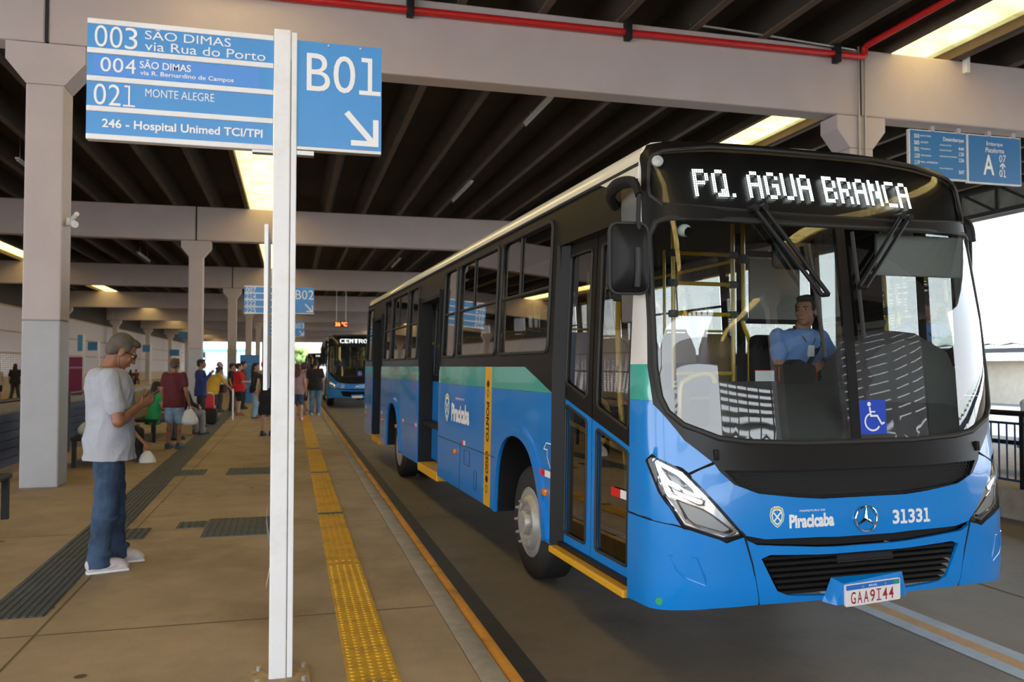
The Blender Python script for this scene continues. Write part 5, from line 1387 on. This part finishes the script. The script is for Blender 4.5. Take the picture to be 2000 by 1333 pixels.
X = Matrix.Rotation(R(38), 4, 'X')
MB().box(-.037, .037, -.075, .075, -.005, .005, 0, .003, X=X).build('case', 'plastic_black', ph); MB().box(-.034, .034, -.071, .071, .005, .0058, X=X).build('screen', 'screen_black', ph, smooth=0)
HX = frame(Vector((0, .86, -.5))); hp = lambda x, y, z: (J['hd'] + HX @ Vector((x, y, z))) * s
b = MB()
for q in (-1, 1):
    b.tube([hp(q * .034 + .024 * math.cos(t * .524), .104 - .006 * abs(math.cos(t * .524)), .004 + .018 * math.sin(t * .524)) for t in range(12)], .0028, 6, closed=True)
    b.tube([hp(q * .058, .10, .01), hp(q * .079, .02, .008), hp(q * .082, -.02, -.005)], .0028, 6)
b.tube([hp(-.011, .106, .008), hp(.011, .106, .008)], .0028, 6); b.build('glasses', 'plastic_black', man)
b = MB(); b.tube([hp(.082, -.01, -.03), hp(.07, .03, -.10), Vector((.06, .02, 1.40)) * s + Vector((0, .08, 0))], .0016, 5); b.build('earphone_cord', 'plastic_black', man)
b = MB()
for q, x in ((1, .115), (-1, -.13)): pass
an = J['anR'] * s
b.tube([an + Vector((.047, -.02, -.035)), an + Vector((.051, .04, -.052)), an + Vector((.046, .10, -.03))], .006, 6, flat=.5); b.build('shoe_mark', 'letter', man)
# -- driver
fx = Vector((2.03, 4.79, 0)); RB = Matrix.Rotation(R(2.18), 4, 'Z')
dw = lambda x, y, z: fx + RB @ Vector((x, y, z))
drv, JD, sdv = person('bus driver in light blue shirt and dark lanyard seated behind the windscreen', dw(1.93, .98, 1.0 + DZ), R(180 + 2.18), 1.74, SIT, dict(pel=(0, -.02, .54), nk=(.0, .03, 1.03), hd=(-.02, .085, 1.165), shR=(.20, .02, .965), shL=(-.20, .02, .965),
    elR=(.27, .14, .70), elL=(-.27, .14, .70), wrR=(.18, .40, .66), wrL=(-.18, .40, .66), knR=(.15, .42, .47), knL=(-.15, .42, .47)), sk='tan', hair=(.035, .03, .028), top=cloth('driver_blue', (.17, .30, .62), .8, .08), sleeve=.62, bottom=dark_c, leg='short',
    look=(.84, .54, -.03), vx=.0075, detail=True, g=1.06, upper_only=True, hands=dict(R=((-.1, .6, .5), (-.9, 0, -.2), 1, .6), L=((.1, .6, .5), (.9, 0, -.2), -1, .6)))
b = MB(); b.tube(catmull([(-.075, .05, 1.045), (-.06, .145, .96), (0, .165, .88), (.06, .145, .96), (.075, .05, 1.045)], 5), .006, 6, flat=.4); ld = b.build('lanyard', 'plastic_black', drv, X=Matrix.Scale(sdv, 4))
MB().box(-.03, .03, .16, .175, .80, .89, 0, .004).build('badge', 'letter', ld, X=Matrix.Scale(sdv, 4))
b = MB(); b.loft([[Vector((x - .022, y, z)), Vector((x + .022, y, z)), Vector((x + .022, y + .008, z)), Vector((x - .022, y + .008, z))] for x, y, z in ((-.15, .03, 1.03), (-.13, .12, .98), (-.06, .165, .86), (.04, .165, .72), (.14, .14, .58))]); b.build('seat_belt', 'plastic_black', drv, X=Matrix.Scale(sdv, 4))
bgp = dw(1.29, .16, 1.605 + DZ); t = thing('shoulder_bag', 'black bag with red piping lying on the dashboard before the driver', 'bag', bgp, R(2.18))
b = MB(); b.loft([[Vector((x * k, -.07 + dy, z)) for x, z in rpoly([(-.16, 0), (.16, 0), (.15, .12), (.06, .14), (.0, .17), (-.07, .12), (-.16, .13)], .03)] for k, dy in ((.9, 0), (1, .015), (1, .09), (.9, .11))]); b.build('body', black_c, t)
b = MB(); b.tube([Vector((x * .97, -.062, z)) for x, z in rpoly([(-.155, .005), (.155, .005), (.145, .115), (.06, .135), (.0, .165), (-.07, .115), (-.155, .125)], .03)], .004, 6, closed=True); b.build('piping', 'reflector_red', t)
t = thing('notice_card', 'folded white card with red border lying on the dashboard beside the black bag', 'card', dw(1.06, .14, 1.605 + DZ), R(2.18))
MB().box(-.075, .075, -.003, .003, 0, .085, 0, .001).build('card', 'letter', t, smooth=0); MB().box(-.08, .08, -.002, .004, -.0, .01).box(-.08, .08, -.002, .004, .08, .09).box(.07, .08, -.002, .004, 0, .09).build('border', 'reflector_red', t, smooth=0)
# -- behind the man: seated person with bag
p5, Jp, sp = person('person in dark patterned shirt seated on the bench behind the man in the grey T-shirt', (-2.82, 14.6, PZ), R(-70), 1.72, SIT, dict(wrR=(.30, .47, .32), elR=(.30, .22, .60), nk=(0, .06, 1.04), hd=(0, .13, 1.17), shR=(.19, .07, .98)),
    sk='tan', hair=(.22, .21, .2), top=cloth('pattern_dark', (.045, .045, .042), .9, .8), sleeve=.7, bottom=black_c, look=(0, 1, -.3), vx=.011, hands=dict(R=((0, .5, -.85), (-1, 0, 0), 1, .5)))
q = world_of(p5, sp, (.29, .52, .24)); carrier_bag('white knotted carrier bag hanging near the floor from the seated person\'s hand', (q.x, q.y, q.z + .0), .30 + .0, .13, poly_white, .7, False)
b0 = carrier_bag('pale green plastic bag standing on the bench past the near column', (-3.0, 14.35, PZ + .46 + .30), .30, .24, poly_green, .7, False)
# -- man in maroon
mm, Jm, sm_ = person('man in maroon T-shirt and light denim shorts standing with his back turned', (-2.13, 16.75, PZ), R(-22), 1.71, STAND, dict(wrR=(.27, .06, .86), elR=(.25, -.03, 1.12)), sk='brown', hair=(.10, .065, .045), top=cloth('maroon', (.10, .012, .018)), sleeve=.6, bottom=denim_light, leg='short', shoe=(.06, .07, .09), g=1.08, vx=.010,
    hands=dict(R=((0, .15, -1), (-1, 0, 0), 1, .7)))
q = world_of(mm, sm_, (.265, .075, .80)); carrier_bag('white carrier bag held low by the man in maroon', (q.x, q.y, q.z + .02), .36, .15, poly_white, .7)
person('woman in bright green top seated on the bench beside the man in maroon', (-2.72, 18.6, PZ), R(-60), 1.62, SIT, None, 'tan', (.02, .015, .012), .25, cloth('green', (.02, .32, .10)), .3, cloth('grey_bottom', (.12, .12, .13)), 'long', (.03, .03, .03), True)
person('person in black seated beyond the man in maroon, grey trousers', (-2.35, 19.9, PZ), R(-50), 1.7, SIT, None, 'tan', (.02, .015, .012), 0, black_c, 1.4, cloth('grey_trouser', (.25, .25, .26)), 'long')
person('man in navy blue jacket standing beside the second column', (-2.25, 22.6, PZ), R(-95), 1.74, STAND, dict(wrR=(.12, .25, 1.35), elR=(.24, .10, 1.14)), 'brown', (.012, .01, .01), 0, cloth('navy', (.015, .03, .12)), 1.4, black_c, 'long')
t = thing('cool_box', 'red box with a handle standing behind the woman in yellow', 'box', (-2.17, 23.6, PZ + .42))
MB().box(-.17, .17, -.13, .13, 0, .36, 0, .03).build('body', cloth('red_box', (.5, .02, .03), .5), t); MB().tube([(-.15, 0, .34), (-.12, 0, .42), (.12, 0, .42), (.15, 0, .34)], .012, 6).build('handle', 'letter', t)
t = thing('suitcase', 'black suitcase under the red box', 'suitcase', (-2.17, 23.6, PZ)); MB().box(-.25, .25, -.17, .17, .03, .42, 0, .04).build('case', black_c, t); MB().box(-.2, .2, -.1, .1, 0, .04).build('wheel_base', 'plastic_black', t)
yw, Jy, sy = person('woman in mustard yellow blouse and dark shorts leaning on a white stick', (-2.2, 25.2, PZ), R(-55), 1.62, STAND, dict(nk=(0, .16, 1.42), hd=(0, .26, 1.53), shR=(.19, .14, 1.37), shL=(-.19, .14, 1.37), elR=(.27, .30, 1.15), wrR=(.25, .48, .98), elL=(-.27, .05, 1.14), wrL=(-.25, .05, .92)), 'tan', (.05, .03, .02), .0,
    cloth('mustard', (.55, .33, .03)), .8, cloth('olive_dark', (.03, .032, .022)), 'short', (.05, .03, .03), True, 1.3, look=(.1, 1, -.25), tail=.05)
q = world_of(yw, sy, (.26, .56, .95)); t = thing('walking_stick', 'white walking stick held by the woman in yellow', 'walking stick', (q.x, q.y, PZ)); MB().cyl((0, 0, 0), (0, 0, q.z - PZ + .02), .022, n=10).build('shaft', 'letter', t); MB().tube([(0, 0, q.z - PZ + .02), (-.1, 0, q.z - PZ + .03)], .02, 8).build('grip', 'plastic_black', t)
q = world_of(yw, sy, (.0, .34, .98)); t = thing('handbag', 'brown shoulder bag worn in front by the woman in yellow', 'bag', (q.x, q.y, q.z - .12), R(-55)); MB().box(-.17, .17, -.05, .06, 0, .24, 0, .03).build('bag', cloth('bag_brown', (.10, .045, .03)), t)
person('bald man in light shirt standing behind the woman in yellow', (-2.35, 29.5, PZ), R(-100), 1.72, STAND, None, 'tan', (.05, .04, .03), 0, cloth('pale_blue', (.4, .45, .5)), .6, dark_c, 'long', bald=True)
person('dark haired person in black behind the woman in yellow, next to the bald man', (-2.0, 30.4, PZ), R(-100), 1.66, STAND, None, 'tan', (.015, .012, .01), 0, black_c, .6, dark_c, 'long')
person('woman in bright red shirt and black shorts standing in profile', (-1.62, 27.6, PZ), R(-80), 1.66, STAND, dict(wrR=(.1, .33, 1.12), elR=(.24, .08, 1.12)), 'light', (.03, .018, .014), 0, cloth('red', (.55, .012, .02)), .75, black_c, 'short', (.22, .12, .09), True, 1.3, tail=.045)
person('man standing just behind the woman in red', (-1.7, 31.6, PZ), R(-85), 1.74, STAND, None, 'tan', (.02, .015, .012), 0, cloth('brown_shirt', (.12, .06, .05)), .6, dark_c, 'long')
person('woman in black top and pale jeans with long dark hair', (-1.05, 25.9, PZ), R(-100), 1.66, STAND, None, 'tan', (.02, .015, .012), .3, black_c, 1.4, cloth('jeans_pale', (.25, .38, .5)), 'long', (.25, .1, .08), True)
person('person in red cap and beige scarf in the crowd by the white post', (-.83, 26.6, PZ), R(-30), 1.72, STAND, None, 'tan', (.5, .01, .015), 0, cloth('beige', (.42, .34, .24)), 1.4, black_c, 'long')
t = thing('pouch', 'bright green pouch hanging beside the woman in black', 'bag', (-.86, 25.78, PZ + .78)); MB().ell((0, 0, .12), (.1, .05, .14)).build('pouch', cloth('lime', (.2, .45, .05)), t); MB().tube([(0, 0, .24), (-.06, .1, .62)], .008, 6).build('strap', 'plastic_black', t)
person('woman in short black dress partly hidden by the white post of sign B01', (-.52, 19.4, PZ), R(-20), 1.66, STAND, None, 'light', (.25, .16, .08), .28, black_c, .1, black_c, 'skirt', (.03, .025, .025), True)
person('woman with long reddish hair and denim shorts queueing by the white post', (.17, 24.6, PZ), R(-10), 1.63, STAND, None, 'light', (.09, .03, .02), .42, cloth('dusty', (.3, .2, .2)), .3, denim, 'short', (.5, .2, .35), True)
person('woman in orange top in the queue beside the man in the black T-shirt', (.33, 27.0, PZ), R(10), 1.64, STAND, dict(wrR=(.22, .24, .95)), 'tan', (.05, .022, .015), .1, cloth('orange_top', (.5, .16, .07)), .2, dark_c, 'short', (.4, .25, .22), True)
person('man in grey top in the queue, hidden behind the woman in orange', (.42, 29.5, PZ), 0, 1.7, STAND, None, 'tan', (.03, .02, .018), 0, cloth('grey_top', (.13, .13, .13)), .6, cloth('khaki', (.3, .26, .12)), 'long', (.05, .05, .05))
bm_, Jb, sb_ = person('man in black T-shirt and jeans queueing with his back turned by the second bus', (.72, 26.9, PZ), R(-5), 1.76, STAND, None, 'tan', (.02, .015, .013), 0, black_c, .7, cloth('jeans_mid', (.10, .17, .28), .9, .5), 'long', (.5, .5, .52), False, 1.15, vx=.011)
b = MB()
for k in range(6): b.box(-.09 + k * .032, -.068 + k * .032, -.142, -.125, 1.345, 1.365)
b.build('back_print', 'letter', bm_, smooth=0)
for i, (x, y, lab, c) in enumerate(((.15, 33.0, 'person in dark clothes deep in the queue ahead of the man in grey', (.03, .03, .04)), (.55, 34.2, 'person in brown top deep in the queue beside the second bus', (.15, .08, .06)), (-.1, 41, 'person in white top far down the platform beyond the queue', (.5, .5, .5)))):
    person(lab, (x, y, PZ), R(15 * i), 1.66 + .04 * i, STAND, None, 'tan', (.03, .02, .015), .15 * (i % 2), cloth('queue%s' % 'abc'[i], c), .6, dark_c, 'long', vx=.016)
# -- far platform at left
person('woman in beige top and black shorts standing on the far platform', (-12.15, 40.0, PZ), R(-8), 1.62, STAND, None, 'tan', (.03, .02, .016), .2, cloth('far_beige', (.42, .36, .28)), .6, black_c, 'short', (.3, .05, .06), True, vx=.016)
person('woman with long dark hair in black standing on the far platform', (-12.1, 42.1, PZ), R(8), 1.68, STAND, dict(anR=(.17, -.02, .085), anL=(-.17, -.02, .085), wrR=(.2, .25, 1.1)), 'tan', (.015, .012, .012), .4, black_c, .8, dark_c, 'long', (.7, .7, .7), True, 1.15, vx=.016)
person('person in dark vest on the far platform beside the near column', (-11.75, 42.4, PZ), R(-20), 1.72, STAND, None, 'tan', (.015, .012, .012), 0, cloth('vest', (.03, .035, .045)), 0, black_c, 'long', vx=.016)
for i, (x, y, yw_, ps, lab, c, hl) in enumerate(((-11.9, 52.0, 60, STAND, 'person in pale top beside the purple banner', (.5, .45, .36), 0), (-12.3, 63, -60, STAND, 'person in lime vest on the far platform behind the man with the phone', (.4, .5, .12), 0),
        (-12.8, 74, 0, SIT, 'person in black seated on the far platform, the nearer of a pair', (.03, .03, .03), .2), (-12.8, 76.5, 30, SIT, 'person in dark red seated on the far platform beside the one in black', (.12, .02, .02), 0))):
    person(lab, (x, y, PZ), R(yw_), 1.68, ps, None, 'tan', (.02, .015, .012), hl, cloth('far%s' % 'abcd'[i], c), .6, dark_c, 'long', vx=.018)
for y in (73.7, 76.2): bench(-12.8, y - .0, .7, 'black bench on the far platform under the seated person in %s' % ('black' if y < 75 else 'dark red'))
# -- right: person behind the railing
person('person in white shirt seated behind the blue barred railing', (9.85, 9.15, .36), R(-95), 1.72, SIT, dict(nk=(0, .1, 1.03), hd=(0, .2, 1.15)), 'tan', (.02, .018, .015), 0, cloth('white_shirt', (.72, .72, .75)), .7, black_c, 'long', vx=.010)
# bake the smoothed bodies into plain meshes
bpy.context.view_layer.update()
dg = bpy.context.evaluated_depsgraph_get()
from mathutils import noise
for o, fold in BAKE:
    me = bpy.data.meshes.new_from_object(o.evaluated_get(dg))
    o.modifiers.clear(); o.data = me; me.shade_smooth()
    if fold:
        seed = Vector((len(me.vertices) % 17, len(me.polygons) % 23, 3.1))
        fr = (9, 9, 4.5) if fold == 1 else (6, 6, 9)
        N = [v.normal.copy() for v in me.vertices]
        for v, nv in zip(me.vertices, N):
            q = Vector((v.co.x * fr[0] + v.co.z * 3, v.co.y * fr[1] - v.co.z * 4, v.co.z * fr[2])) + seed
            h = 1 - 2 * abs(noise.noise(q)); h2 = noise.noise(q * 2.3)
            amp = .009 if fold == 1 else .010
            v.co += nv * (amp * (h - .35) + .003 * h2)
for o in bpy.data.objects: del_prop(o)
